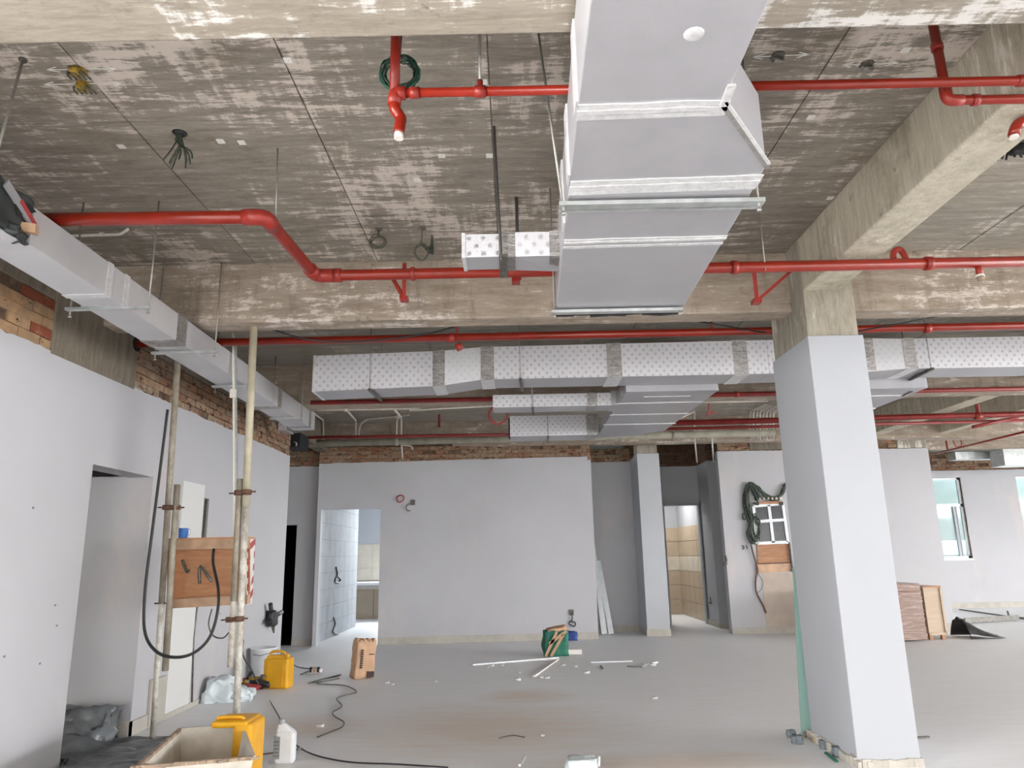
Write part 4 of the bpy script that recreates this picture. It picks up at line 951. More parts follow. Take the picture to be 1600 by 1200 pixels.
MB().tube([at(156, 366, Z=3.965), at(162, 366, Z=3.965)], .017, 8).build('saddle', M['pvc'], t)
# small fixings on slab
for k, (x, y) in enumerate(((190, 228), (345, 220), (690, 243), (765, 243), (755, 127), (378, 222), (1267, 182+0), (1297, 309), (1415, 77), (652, 281), (450, 93))):
    p = at(x, y, Z=4.0); o = MB().box((p.x-.022, p.y-.022, p.z-.006), (p.x+.022, p.y+.022, p.z)).build('plaster_dab', M['chalk'])
    o.rotation_euler = (0, 0, 0); tag(o, 'small white square plaster dab stuck on the concrete soffit', 'plaster dab', 'white plaster dabs on the soffit')

# conduits at the back ----------------------------------------------------------
def conduit(pts, label, r=.016, mat='pvcg', fr=.12, kids=()):
    t = thing('conduit', label, 'conduit', pts[0])
    MB().tube(fillet(pts, fr), r, 8).build('conduit_tube', M[mat], t)
    for k_ in kids: MB().tube(k_, r*1.9, 8).build('junction_box', M[mat], t)
    return t
YC, YD = 9.75, 13.3
j = lambda x, y, Y: at(x, y, Y=Y)
def hp(x, y): return j(x, y, YC)
conduit([j(482, 641, 9.7), j(545, 640, 9.7), j(655, 638, 9.7)], 'grey conduit along the back of the third beam towards the narrow duct', kids=[[j(479, 641, 9.7), j(486, 641, 9.7)], [j(537, 640, 9.7), j(544, 640, 9.7)]])
conduit([j(486, 642, 9.8), j(505, 657, 13.0), j(505, 691, 13.1), ], 'bent conduit dropping nearest the narrow duct tip', fr=.3)
conduit([j(543, 642, 9.8), j(556, 657, 13.0), j(556, 696, 13.1)], 'bent conduit, first of the close pair over the back wall', fr=.3)
conduit([j(618, 651, 12.9), j(562, 656, 13.0), j(560, 697, 13.1)], 'bent conduit, second of the close pair turning towards the junction', fr=.3)
conduit([j(640, 648, 12.8), j(620, 651, 12.9), j(619, 694, 13.1), j(643, 697, 13.1), j(645, 703, 13.1)], 'conduit with an S-bend end above the white wall', fr=.2, kids=[[j(616, 651, 12.85), j(625, 651, 12.85)]])
conduit([j(616, 640, 10), j(627, 652, 12.8), j(627, 690, 13.0), j(629, 716, 13.4)], 'broken white conduit reaching down to the plaster edge', mat='pvc', fr=.2)
conduit([j(640, 641, 9.8), j(770, 634, 9.7)], 'loose white cable sagging along the beam to the thin branch', .014, 'pvc')
conduit([j(1085, 650, 13), j(1085, 682, 13.2), j(1089, 722, 14.4)], 'white conduit dropping into the dark brick recess, with a round box', mat='pvc', fr=.2, kids=[[j(1083, 681, 13.2), j(1083, 684, 13.2)]])
conduit([j(1065, 652, 10), j(1085, 643, 12), j(1085, 655, 13)], 'short conduit elbow above the dark brick recess', mat='pvcg')
conduit([j(1112, 683, 13.4), j(1115, 722, 14.6)], 'straight thin conduit beside the pier in the dark recess', mat='pvc')
conduit([j(1085, 628, 9.7), j(1200, 626, 9.7)], 'white conduit run behind the beam left of the column head', .02, 'pvc')
for i in range(8):
    x = 1172+i*5.2; t = conduit([j(x+22-i*1.2, 632+i*.5, 11.9), j(x, 642+i*.4, 13.2), j(x, 686, 13.66)], 'one of the white conduits bundled above the panel wall corner', .014, 'pvc' if i % 2 else 'pvcg', .15)
    t['group'] = 'bundled conduits above the panel wall'; t['label'] = ('first', 'second', 'third', 'fourth', 'fifth', 'sixth', 'seventh', 'eighth')[i]+' of the eight white conduits bundled over the panel wall, counting from the dark recess'
for i in range(4):
    o = lump('mortar_lump', (.2, .08, .1), M['wpaint'], None, i, 3, .03, at(1178+i*8, 684, Y=14.05)); tag(o, 'white mortar lump packed round the conduit ends on the wall head', 'mortar lump', 'mortar lumps at the conduit ends')
conduit([j(1421, 640, 12.6), j(1421, 617, 12.6), j(1463, 615, 12.6), j(1469, 645, 12.6)], 'outer white conduit bent like a hoop over the far opening', .014, 'pvc', .15)
conduit([j(1425, 620, 12.7), j(1460, 619, 12.7), j(1466, 645, 12.7)], 'inner conduit following the hoop over the far opening', .012, 'pvc', .12)
# pink hose loops
for (x, y, Y, rx, rz, lab) in ((778, 648, 9.9, .13, .13, 'pinkish hose looped round between the printed branch ducts'), (1496, 690, 15.4, .09, .11, 'faded pink hose ring on the far wall above the windows')):
    c_ = at(x, y, Y=Y); pts = [c_+V(rx*math.cos(2*PI*k/20), .02*math.sin(k), rz*math.sin(2*PI*k/20)) for k in range(21)]
    t = thing('hose_loop', lab, 'hose', c_); MB().tube(pts, .012, 6).build('hose', M['redp'], t); MB().tube([p_*1.0+V(.01, .02, .01) for p_ in pts[:15]], .009, 6).build('hose_turn', M['redp'], t)
t = thing('hook_wire', 'red-brown hooked wire under the beam before the dark recess', 'cable', at(1108, 625, Y=9.7))
MB().tube(smooth([j(1107, 624, 9.7), j(1108, 642, 9.75), j(1104, 649, 9.8), j(1110, 644, 9.8), j(1119, 646, 9.8)], 4), .012, 6).build('wire', M['redp'], t)
# black sagging cables
t = tag(MB().tube(smooth([at(420, 513, Y=6.2), at(480, 530, Y=6.3), at(560, 533, Y=6.35), at(660, 523, Y=6.3), at(712, 510, Y=6.2)], 6), .008, 6).build('cable', M['black']), 'black cable sagging behind the cross beam over the red main', 'cable')
t = tag(MB().tube([at(1338, 518, Y=6.3), at(1480, 492, Y=6.2)], .007, 6).build('cable', M['black']), 'taut dark cable slanting behind the beam just past the column', 'cable')
t = tag(MB().tube([at(1090, 502, Y=6.25), at(1195, 520, Y=6.36)], .007, 6).build('cable', M['black']), 'taut dark cable slanting down to the column near the rough beam edge', 'cable')

# ================================================================== PROP FRAME AND PANEL BOX
def pole(a_, b2, label, r=.026, mat='scaf', cat='pole', rr=None, group=None):
    t = thing('scaffold_pole', label, cat, b2 if b2.z < a_.z else a_, group)
    MB().tube([a_, a_.lerp(b2, .5), b2], r, 14).build('tube', M[mat], t); return t
pt = at(278, 560, Y=6.3); pbm = at(238, 1158, Z=0)
fr_ = lambda z: pbm+(pt-pbm)*(z/pt.z)
mid = fr_(1.15)
t = thing('scaffold_pole', 'tall weathered scaffold pole on the doorway side of the plywood box', 'pole', pbm)
MB().tube([pt+(pt-mid).normalized()*.12, mid], .027, 14).build('tube', M['scaf'], t); MB().tube([mid, pbm], .024, 14).build('inner_tube', M['scafw'], t)
MB().box((pbm.x-.06, pbm.y-.06, 0), (pbm.x+.06, pbm.y+.06, .008)).build('foot_plate', M['caked'], t)
MB().tube([mid-V(.06, 0, .0), mid+V(.06, 0, 0)], .008, 6).build('pin', M['rust'], t)
q0 = at(397, 505, Y=6.02); q0.z = 3.468; q1 = at(369, 1125, Y=6.25); q1 = q0+(q1-q0)*((q0.z)/(q0.z-q1.z))
qm = q0.lerp(q1, .44)
t = thing('scaffold_pole', 'tall cream steel prop wedged under the cross beam', 'pole', q1)
MB().tube([q0, qm], .032, 14).build('tube', M['prop'], t); MB().tube([qm, q1], .027, 14).build('inner_tube', M['scafw'], t)
MB().box((q1.x-.06, q1.y-.06, 0), (q1.x+.06, q1.y+.06, .008)).build('foot_plate', M['caked'], t)
s0, s1 = at(277, 757, Y=6.38), at(258, 1048, Y=6.45)
pole(s0, s1, 'short upright pole clipped in front of the plywood box, doorway side', .027)
r0, r1 = at(375, 748, Y=6.12), at(360, 1042, Y=6.2)
t = pole(r0, r0.lerp(r1, .66), 'short upright pole clipped beside the cream prop', .027)
MB().tube([r0.lerp(r1, .66), r1], .025, 14).build('inner_tube', M['scafw'], t)
def coupler(a_, b2, lab):
    c_ = (a_+b2)/2; t = thing('scaffold_coupler', lab, 'coupler', c_, 'rusty couplers of the prop frame'); d = (b2-a_).normalized()
    for p in (a_, b2): MB().tube([p-V(0, 0, .02), p+V(0, 0, .02)], .038, 12).build('clamp', M['rust'], t)
    MB().tube([a_-d*.09, a_+d*.0], .007, 6).build('bolt', M['rust'], t); MB().tube([b2, b2+d*.08], .008, 6).build('bolt', M['rust'], t)
    MB().beam(a_, b2, .025, .03).build('link', M['rust'], t)
coupler(at(261, 793, Y=6.42), at(275, 793, Y=6.4), 'rusty coupler high on the poles at the doorway side')
coupler(at(373, 770, Y=6.08), at(386, 769, Y=6.06), 'rusty coupler high on the poles at the cream prop')
coupler(at(360, 968, Y=6.18), at(374, 967, Y=6.15), 'coupler below the plywood box on the cream prop side')
# white strip light tube standing behind
t = thing('strip_lath', 'thin white metal lath standing upright behind the prop frame', 'lath', at(368, 1000, Y=6.7))
a_ = at(365, 512, Y=6.7); b2 = at(367, 870, Y=6.7)
MB().beam(a_, b2, .02, .02).build('lath_strip', M['pvc'], t); MB().beam(a_+V(.022, 0, 0), b2+V(.018, 0, 0), .012, .02).build('lath_strip', M['galv'], t)
MB().obox(at(364, 615, Y=6.68), (.05, .03, .08)).build('clip', M['pvc'], t)
# plywood box
yl, yr = 6.62, 6.40
A0, A1 = at(264, 951, Y=yl), at(264, 844, Y=yl); B0, B1 = at(386, 944, Y=yr), at(386, 841, Y=yr)
dp = V(-.02, .26, 0)
t = thing('plywood_box', 'open plywood electrical box with timber edges held in the prop frame', 'box', (A0+B0)/2)
def quadbox(P, Q, nm, mat, par): return MB().hexa([P[0], P[1], Q[1], Q[0], P[2], P[3], Q[3], Q[2]]).build(nm, mat, par)
bkA0, bkB0, bkA1, bkB1 = A0+dp, B0+dp, A1+dp, B1+dp
quadbox([A0+dp*.30, B0+dp*.30, A1+dp*.30, B1+dp*.30], [A0+dp*.38, B0+dp*.38, A1+dp*.38, B1+dp*.38], 'back_panel', M['ply'], t)
up = V(0, 0, .085)
ex = (B0-A0).normalized()
quadbox([A1-up, B1-up, A1, B1], [A1-up+dp*.3, B1-up+dp*.3, A1+dp*.3, B1+dp*.3], 'top_rail', M['wood'], t)
quadbox([A0, B0, A0+up*.9, B0+up*.9], [A0+dp*.3, B0+dp*.3, A0+up*.9+dp*.3, B0+up*.9+dp*.3], 'bottom_rail', M['wood'], t)
quadbox([A1-V(0, 0, .0), B1, A1+V(0, 0, .015), B1+V(0, 0, .015)], [A1+dp, B1+dp, A1+dp+V(0, 0, .015), B1+dp+V(0, 0, .015)], 'top_board', M['ply'], t)
quadbox([A0-ex*.02, A0+ex*.01, A1-ex*.02, A1+ex*.01], [A0+dp*1-ex*.02, A0+dp+ex*.01, A1+dp-ex*.02, A1+dp+ex*.01], 'side_board', M['ply'], t)
# warning board (red and white) fixed on the far side
W0, W1 = at(386, 945, Y=6.45), at(386, 840, Y=6.45); W2, W3 = at(394, 943, Y=6.45+.3), at(399, 840, Y=6.45+.3)
t2 = thing('warning_board', 'white board with slanted red stripes on the side of the plywood box', 'warning board', W0)
nn = (W2-W0).cross(V(0, 0, 1)).normalized()*.008
MB().hexa([W0, W2, W2-nn, W0-nn, W1, W3, W3-nn, W1-nn]).build('board', M['wpaint'], t2)
for i in range(5):
    f0 = .01+i*.19; f1 = f0+.10
    L = lambda f, g: (W0.lerp(W1, f)).lerp(W2.lerp(W3, f), g)
    a0, a1, b0_, b1_ = L(f0, .0), L(f1, 0), L(min(1, f0+.12), 1), L(min(1, f1+.12), 1)
    MB().hexa([a0+nn*.3, b0_+nn*.3, b0_-nn*.1, a0-nn*.1, a1+nn*.3, b1_+nn*.3, b1_-nn*.1, a1-nn*.1]).build('red_stripe', M['redp'], t2)
# brush strokes V N on back panel
bp = lambda x, y: at(x, y, Y=6.585-(x-272)/114*.22)-V(0, .012, 0)
for nm_, pts in (('painted_mark', [(286, 875), (293, 893), (296, 890)]), ('painted_mark', [(313, 912), (314, 885), (331, 908)])):
    MB().tube(smooth([bp(*q) for q in pts], 4), .013, 6).build(nm_, M['steel'], t)
# black hanging cable
t = tag(MB().tube(smooth([at(262, 640, Y=6.3), at(252, 720, Y=6.3), at(238, 830, Y=6.25), at(227, 920, Y=6.2), at(226, 985, Y=6.15), at(243, 1017, Y=6.1), at(272, 1027, Y=6.05), at(303, 1020, Y=6.05), at(328, 995, Y=6.1), at(340, 955, Y=6.15), at(341, 920, Y=6.2), at(333, 880, Y=6.3), at(334, 858, Y=6.36)], 7), .0125, 8).build('cable', M['black']), 'thick black cable hanging in a big loop from the pole to the plywood box', 'cable')
t = tag(MB().tube(smooth([at(331, 952, Y=6.4), at(326, 975, Y=6.45), at(333, 993, Y=6.4), at(348, 997, Y=6.3), at(358, 988, Y=6.2)], 6), .006, 6).build('cable', M['steel']), 'thin grey cable looping under the plywood box', 'cable')
t = tag(MB().tube(smooth([at(380, 1000, Y=6.3), at(380, 1025, Y=6.4), at(392, 1045, Y=7.2), at(402, 1065, Y=8.0), V(at(408, 1075, Z=0).x, at(408, 1075, Z=0).y, .01), at(435, 1118, Z=.01), at(450, 1150, Z=.01), at(480, 1175, Z=.01), at(540, 1190, Z=.01), at(620, 1194, Z=.01), at(700, 1199, Z=.01)], 6), .006, 6).build('cable', M['black']), 'dark cable trailing from the prop across the front of the floor past the white bottle', 'cable')
# mug
mp = at(286, 840, Y=6.6); mp.z = A1.z+.016
t = thing('mug', 'blue enamel mug standing on top of the plywood box', 'mug', mp)
MB().lathe([(.036, 0), (.04, .004), (.042, .08), (.044, .085), (.039, .085), (.037, .01), (.001, .008)], mp, 18).build('cup', M['mug'], t)
MB().tube(smooth([mp+V(.04, -.01, .07), mp+V(.07, -.02, .068), mp+V(.072, -.02, .03), mp+V(.04, -.01, .015)], 4), .005, 6).build('handle', M['whitep'], t)
# black drill-like hand tool hung on wall
t = thing('power_tool', 'black hand tool wedged at the end corner of the white side wall', 'tool', at(425, 968, X=-3.42))
c_ = at(425, 966, X=-3.40)
lump('tool_body', (.1, .22, .2), M['black'], t, 2, 4, .03, c_)
MB().tube([c_, c_+V(.02, -.16, .2)], .03, 8).build('grip', M['black'], t); MB().tube([c_, c_+V(.03, -.22, -.04)], .03, 8).build('grip', M['black'], t); MB().tube([c_, c_+V(.04, .3, .06)], .03, 8).build('nozzle', M['black'], t)
MB().tube([c_, c_+V(.02, .05, -.2)], .03, 6, rr=[.05, .01]).build('hook', M['steel'], t)

# ================================================================== FLOOR THINGS
def jerry(name, label, loc, w_, d_, h_, rotz, mat, cap=True, cat='jerrycan'):
    from mathutils import Euler
    t = thing(name, label, cat, loc); R = Euler((0, 0, rotz)).to_matrix(); L0 = Vector(loc)
    T = lambda x, y, z: L0+R@V(x, y, z)
    P = [T(-w_/2, -d_/2, 0), T(w_/2, -d_/2, 0), T(w_/2, d_/2, 0), T(-w_/2, d_/2, 0)]
    hh = h_*.84
    MB().hexa(P+[p+V(0, 0, hh) for p in P]).build('body', mat, t, .025)
    P2 = [T(-w_/2+.01, -d_/2+.02, hh-.02), T(w_/2-.01, -d_/2+.02, hh-.02), T(w_/2-.01, d_/2-.02, hh-.02), T(-w_/2+.01, d_/2-.02, hh-.02)]
    P3 = [T(-w_*.42, -d_/2+.05, h_*.92), T(w_*.1, -d_/2+.05, h_*.92), T(w_*.1, d_/2-.05, h_*.92), T(-w_*.42, d_/2-.05, h_*.92)]
    MB().hexa(P2+P3).build('shoulder', mat, t, .012)
    MB().tube(smooth([T(-w_*.36, 0, h_*.9), T(-w_*.3, 0, h_), T(w_*.15, 0, h_), T(w_*.3, 0, h_*.84)], 4), .016, 8).build('handle', mat, t)
    if cap: MB().lathe([(.028, 0), (.028, .04), (.02, .045)], T(w_*.33, 0, h_*.83), 12).build('cap', mat, t)
    for s_ in (-1, 1): MB().beam(T(-w_*.3*s_, -d_/2-.002, h_*.1), T(-w_*.3*s_, -d_/2-.002, h_*.72), .012, .008, (0, 1, 0)).build('rib', mat, t)
    return t
def yatz(px_, py_top, base): # height of top at the base's depth
    return at(px_, py_top, Y=base.y).z
b0 = at(430, 1077, Z=0)
jerry('jerrycan', 'upright yellow jerrycan standing on the floor before the white bucket', (b0.x, b0.y+.1, 0), .31, .2, yatz(432, 1020, b0)-.0, -.12, M['yellow'])
b0 = at(420, 1060, Z=0); bt = at(424, 1012, Y=10.0)
t = thing('bucket', 'white plastic bucket half hidden behind the upright yellow jerrycan', 'bucket', (-3.28, 9.95, 0))
MB().lathe([(.13, 0), (.135, .01), (.165, .38), (.172, .385), (.172, .40), (.155, .40), (.13, .03), (.001, .03)], (-3.28, 9.95, 0), 20).build('pail', M['whitep'], t)
MB().tube([(-3.44, 9.95, .37), (-3.36, 9.8, .33), (-3.26, 9.77, .32), (-3.14, 9.82, .35), (-3.11, 9.93, .37)], .004, 6).build('bail', M['steel'], t)
# sack
b0 = at(564, 1061, Z=0); h_ = yatz(566, 1000, b0)
t = thing('paper_sack', 'crumpled brown paper sack with dark print standing near the doorway', 'sack', (b0.x, b0.y+.1, 0))
o = lump('sack_body', (.25, .2, h_*.98), M['kraft'], t, 6, 8, .022, (b0.x, b0.y+.1, h_*.49), (0, .07, .55), .08)
from mathutils import Euler
R = Euler((0, .07, .55)).to_matrix(); C0 = V(b0.x, b0.y+.1, h_*.49)
T = lambda x, y, z: C0+R@V(x, y, z)
MB().hexa([T(.03, -.118, -h_*.47), T(.125, -.112, -h_*.45), T(.125, -.095, -h_*.45), T(.03, -.095, -h_*.47), T(.03, -.118, -h_*.3), T(.125, -.112, -h_*.3), T(.125, -.095, -h_*.3), T(.03, -.095, -h_*.3)]).build('dark_print_block', M['kraftd'], t)
for i in range(9):
    z = -h_*.22+i*h_*.055; MB().hexa([T(-.075, -.116, z), T(-.04, -.117, z), T(-.04, -.1, z), T(-.075, -.1, z)] + [T(-.07, -.116, z+.018), T(-.045, -.117, z+.018), T(-.045, -.1, z+.018), T(-.07, -.1, z+.018)]).build('print_mark', M['kraftd'], t)
MB().hexa([T(.04, -.116, .06), T(.11, -.114, .06), T(.11, -.1, .06), T(.04, -.1, .06), T(.04, -.116, .07), T(.11, -.114, .07), T(.11, -.1, .07), T(.04, -.1, .07)]).build('print_mark', M['kraftd'], t)
m = MB()
for i in range(14): m.obox(T(-.12+i*.018, -.03+.04*math.sin(i*2), h_*.48+.012*math.sin(i*1.7)), (.03, .1, .03), (0, .3*math.sin(i*3), .55))
m.build('torn_top', M['kraft'], t)
# green bag with straps
b0 = at(869, 1026, Z=0); h_ = yatz(870, 985, b0)
t = thing('woven_bag', 'green woven bag with crossed brown straps on the bare floor', 'bag', b0)
lump('bag_body', (.36, .2, h_), M['gbag'], t, 11, 6, .03, (b0.x, b0.y+.1, h_/2), (0, 0, .15), .1)
for a_, b2 in (((-.16, .02), (.02, .95)), ((-.08, .02), (.12, .85)), ((-.1, .5), (.17, .98))): MB().beam(b0+V(a_[0], -.03, h_*a_[1]), b0+V(b2[0], -.03, h_*b2[1]), .012, .04, (0, 0, 1)).build('strap', M['kraft'], t)
lump('flap', (.3, .16, .06), M['kraft'], t, 4, 4, .02, (b0.x+.02, b0.y+.08, h_+.01), (0, -.15, .15))
b0 = at(893, 1000, Z=0); o = lump('rag', (.2, .2, .14), M['blue'], None, 5, 5, .03, (b0.x, b0.y, .07)); tag(o, 'blue cloth bundle behind the green woven bag', 'rag')
b0 = at(906, 996, Z=0); o = lump('rag', (.1, .1, .08), M['whitep'], None, 8, 3, .02, (b0.x, b0.y, .04)); tag(o, 'small white rag beside the blue cloth bundle', 'rag')
b0 = at(897, 1022, Z=0); tag(MB().box((b0.x-.12, b0.y-.03, 0), (b0.x+.12, b0.y+.05, .07)).build('wood_block', M['wpaint'], None, .006), 'pale offcut block lying next to the green woven bag', 'wood block')
# trims on floor
def strip3(p, q, w_, h_, mat, name, label, cat, group=None):
    p = at(*p, Z=.0); q = at(*q, Z=.0); p.z = q.z = h_/2+.003
    return tag(MB().beam(p, q, w_, h_).build(name, mat), label, cat, group)
strip3((738, 1040), (872, 1029), .05, .02, M['whitep'], 'trim_strip', 'long white trim strip pointing at the green bag', 'trim strip')
strip3((872, 1031), (834, 1058), .03, .015, M['wpaint'], 'trim_strip', 'shorter pale strip leading diagonally from the green bag', 'trim strip')
strip3((923, 1036), (988, 1034), .04, .015, M['whitep'], 'trim_strip', 'white strip lying flat right of the bag over grey dust', 'trim strip')
strip3((790, 1034), (862, 1032), .02, .01, M['wpaint'], 'trim_strip', 'thin faint strip parallel behind the long white one', 'trim strip')
strip3((1008, 1040), (1026, 1036), .05, .02, M['whitep'], 'trim_strip', 'short bright offcut past the grey dust patch', 'trim strip')
strip3((980, 1042), (1004, 1043), .015, .01, M['steel'], 'trim_strip', 'thin dark metal offcut beside the short bright one', 'trim strip')
strip3((942, 1046), (938, 1041), .02, .012, M['steel'], 'trim_strip', 'tiny dark offcut in the rubble by the bag', 'trim strip')
strip3((812, 1198), (820, 1184), .02, .015, M['whitep'], 'stick', 'short white stick lying at the very front of the floor', 'stick')
rng = random.Random(21)
for (x, y) in ((812, 1051), (845, 1060), (855, 1060), (769, 1041), (900, 1042), (917, 1052), (809, 1063), (1023, 1092), (605, 1068), (613, 1070), (681, 1065), (1006, 1042), (880, 1040), (762, 1043), (500, 1136), (470, 1172), (785, 1040), (848, 1150), (1020, 1040)):
    b0 = at(x, y, Z=0); s_ = rng.uniform(.02, .05); o = lump('rubble_chip', (s_*1.6, s_, s_*.6), M['debris'], None, x, 2, .008, (b0.x, b0.y, s_*.25)); tag(o, 'small pale plaster chip scattered on the dusty floor', 'rubble', 'plaster chips on the floor')
# white cup at the front edge
b0 = at(908, 1192, Z=0.05); b0.z = 0
t = thing('plastic_bag', 'crushed pale plastic tub on the floor at the front edge', 'tub', b0)
lump('tub_body', (.21, .17, .09), M['wbag'], t, 3, 6, .015, b0+V(0, -.02, .045), (0, 0, 0), .35); MB().tube([b0+V(.12, -.02, .03), b0+V(.13, 0, .09)], .012, 6).build('handle', M['whitep'], t)
# bottle
b0 = at(445, 1192, Z=0); h_ = yatz(438, 1123, b0)
t = thing('bottle', 'white plastic bottle with narrow neck and grey label standing on the floor', 'bottle', b0)
MB().box((b0.x-.075, b0.y-.045, 0), (b0.x+.075, b0.y+.045, h_*.72)).build('bottle_body', M['whitep'], t, .022)
MB().hexa([b0+V(-.07, -.04, h_*.7), b0+V(.07, -.04, h_*.7), b0+V(.07, .04, h_*.7), b0+V(-.07, .04, h_*.7), b0+V(-.06, -.02, h_*.9), b0+V(-.01, -.02, h_*.9), b0+V(-.01, .02, h_*.9), b0+V(-.06, .02, h_*.9)]).build('shoulder', M['whitep'], t, .012)
MB().lathe([(.02, 0), (.02, .03), (.015, .035)], b0+V(-.035, 0, h_*.88), 12).build('cap', M['greyp'], t)
MB().box((b0.x-.078, b0.y-.048, h_*.12), (b0.x-.03, b0.y+.03, h_*.62)).build('bottle_label', M['labelg'], t)
for i in range(5): MB().box((b0.x-.074, b0.y-.0495, h_*(.18+.08*i)), (b0.x-.036, b0.y-.048, h_*(.2+.08*i))).build('label_line', M['steel'], t)
# cut yellow can
b0 = at(376, 1200, Z=0); base = V(-1.96, 5.55, 0); h_ = at(366, 1122, Y=base.y).z
t = thing('jerrycan', 'yellow jerrycan cut open with its handle up, behind the cement trough', 'jerrycan', base)
MB().box((-2.0, 5.5, 0), (-1.87, 5.8, h_*.93)).build('body', M['yellow'], t, .02)
MB().box((-2.16, 5.5, h_*.86), (-1.9, 5.8, h_*.97)).build('shoulder', M['yellow'], t, .02)
MB().tube(smooth([V(-2.14, 5.58, h_*.96), V(-2.12, 5.58, h_*1.0), V(-1.98, 5.58, h_*1.0), V(-1.95, 5.58, h_*.96)], 4), .014, 8).build('handle', M['yellow'], t)
MB().box((-1.995, 5.497, h_*.1), (-1.985, 5.5, h_*.85)).build('rib', M['yellow'], t)
# trough
fl, frr, nr, nl = [at(x, y, Z=.33) for x, y in ((281, 1140), (376, 1133), (396, 1184), (214, 1199))]
nr.y -= .0
t = thing('mixing_trough', 'cement-caked pale mixing trough open at the top at the front corner', 'trough', (fl+nr)/2-V(0, 0, .33))
cc = (fl+frr+nr+nl)/4
def inset(p, z, k): q = cc+(p-cc)*k; return V(q.x, q.y, z)
rim = [nl, nr, frr, fl]
lo = [inset(p, .012, .86) for p in rim]; li = [inset(p, .03, .83) for p in rim]; ri = [cc+(p-cc)*.965 for p in rim]
for i in range(4):
    k = (i+1) % 4
    MB().hexa([lo[i], lo[k], li[k], li[i], rim[i], rim[k], ri[k], ri[i]]).build('side_panel', M['tin'], t)
    MB().beam(rim[i], rim[k], .025, .02).build('rim', M['caked'] if i in (0, 3) else M['tin'], t)
MB().hexa(lo+[p+V(0, 0, .018) for p in lo]).build('bottom', M['tin'], t)
m = MB()
for i in range(12): p = rim[0].lerp(rim[1], i/11); m.obox(p+V(0, 0, .004*math.sin(i*2.1)), (.07, .03, .014), (.1*math.sin(i), .1, i*.1))
m.build('cement_crust', M['caked'], t)
# plastic sheet heap near the side doorway
b0 = at(140, 1160, Z=0)
bm = bmesh.new(); bmesh.ops.create_grid(bm, x_segments=60, y_segments=40, size=1)
for v in bm.verts:
    x, y = v.co.x, v.co.y; e = max(abs(x), abs(y)); env = max(0, 1-e**4)
    w1 = abs(mnoise.noise(V(x*1.2, y*9+x*2, 1))); w2 = abs(mnoise.noise(V(x*3, y*17, 5)))
    hx = .06*w1+.05*w2
    gx = -3.42+x*.92+.04*mnoise.noise(V(x*3, y*3, 2)); gy = 6.3+y*.62
    if gx < -3.42: gy = min(max(gy, 6.02), 6.96)
    v.co = V(gx, gy, .012+env*(hx+(.14 if False else .0)+.16*max(0, .75-math.hypot((x+.35)*2, (y-.35)*2.2))))
me = bpy.data.meshes.new('plastic_sheet'); bm.to_mesh(me); bm.free(); me.materials.append(M['sheet'])
for p in me.polygons: p.use_smooth = True
o = bpy.data.objects.new('plastic_sheet', me); COL.objects.link(o); tag(o, 'crumpled grey plastic sheet spilling out of the side doorway', 'plastic sheet')
sd = o.modifiers.new('s', 'SOLIDIFY'); sd.thickness = .004
t = thing('bag', 'dark grey crumpled refuse bag inside the side doorway', 'bag', (-3.75, 6.75, 0)); lump('bag_body', (.5, .3, .3), M['sheet'], t, 17, 9, .08, (-3.75, 6.72, .13))
# white bag
b0 = at(338, 1098, Z=0); h_ = yatz(335, 1059, b0)
t = thing('plastic_bag', 'full white plastic bag slumped against the side wall', 'bag', b0)
lump('bag_body', (.36, .26, h_*.98), M['wbag'], t, 23, 9, .045, (b0.x, b0.y+.1, h_*.46), (0, .1, .2), .28, .35)
lump('bag_side', (.26, .22, h_*.55), M['wbag'], t, 29, 7, .04, (b0.x+.22, b0.y+.12, h_*.26), (0, .3, .2), .4)
# bucket-of-tools pile
t = thing('tool_pile', 'jumbled dark tools and scraps heaped beside the white bag', 'tools', at(395, 1080, Z=0))
c_ = at(394, 1078, Z=0); rng = random.Random(31)
for i in range(9):
    a_ = c_+V(rng.uniform(-.2, .2), rng.uniform(0, .25), .03+.015*i); d = V(rng.uniform(-.16, .16), rng.uniform(-.1, .1), rng.uniform(-.01, .08))
    MB().beam(a_, a_+d, .035, .03).build('scrap', [M['blacksheet'], M['ystain'], M['rust'], M['greyw'], M['redp']][i % 5], t)
lump('dark_scrap', (.26, .18, .1), M['blacksheet'], t, 3, 4, .03, c_+V(.08, .1, .06))
lump('red_scrap', (.18, .1, .06), M['redp'], t, 5, 3, .02, c_+V(.0, -.02, .035))
# cords
def floor_cable(pts, label, r=.006, mat='black', z=.008, k=6): return tag(MB().tube(smooth([at(x, y, Z=z) for x, y in pts], k), r, 6).build('cable', M[mat]), label, 'cable')
floor_cable([(455, 1035), (465, 1042), (488, 1046), (478, 1050), (470, 1054), (490, 1047), (500, 1051)], 'black tangled lead beside the upright yellow jerrycan')
floor_cable([(482, 1068), (500, 1062), (525, 1057), (532, 1054), (512, 1059), (488, 1066), (510, 1064), (530, 1060), (520, 1062), (495, 1068), (530, 1070), (545, 1073), (557, 1081), (540, 1086), (526, 1092), (534, 1103), (520, 1113), (524, 1120), (537, 1128), (534, 1136), (518, 1143), (496, 1152)], 'grey flex coiled once then zigzagging over the floor', .006, 'steel', .01, 7)
floor_cable([(395, 1180), (430, 1176), (470, 1170)], 'short brown flex behind the white bottle', .006, 'brown')
floor_cable([(780, 1153), (800, 1149), (820, 1152)], 'short curved dark wire alone on the brown dust', .004, 'steel')
t = thing('socket_outlet', 'small extension socket block with plugs on the floor', 'socket', at(495, 1050, Z=0)); c_ = at(494, 1051, Z=0)
MB().box((c_.x-.09, c_.y-.05, 0), (c_.x+.07, c_.y+.05, .05)).build('socket_body', M['wpaint'], t, .006)
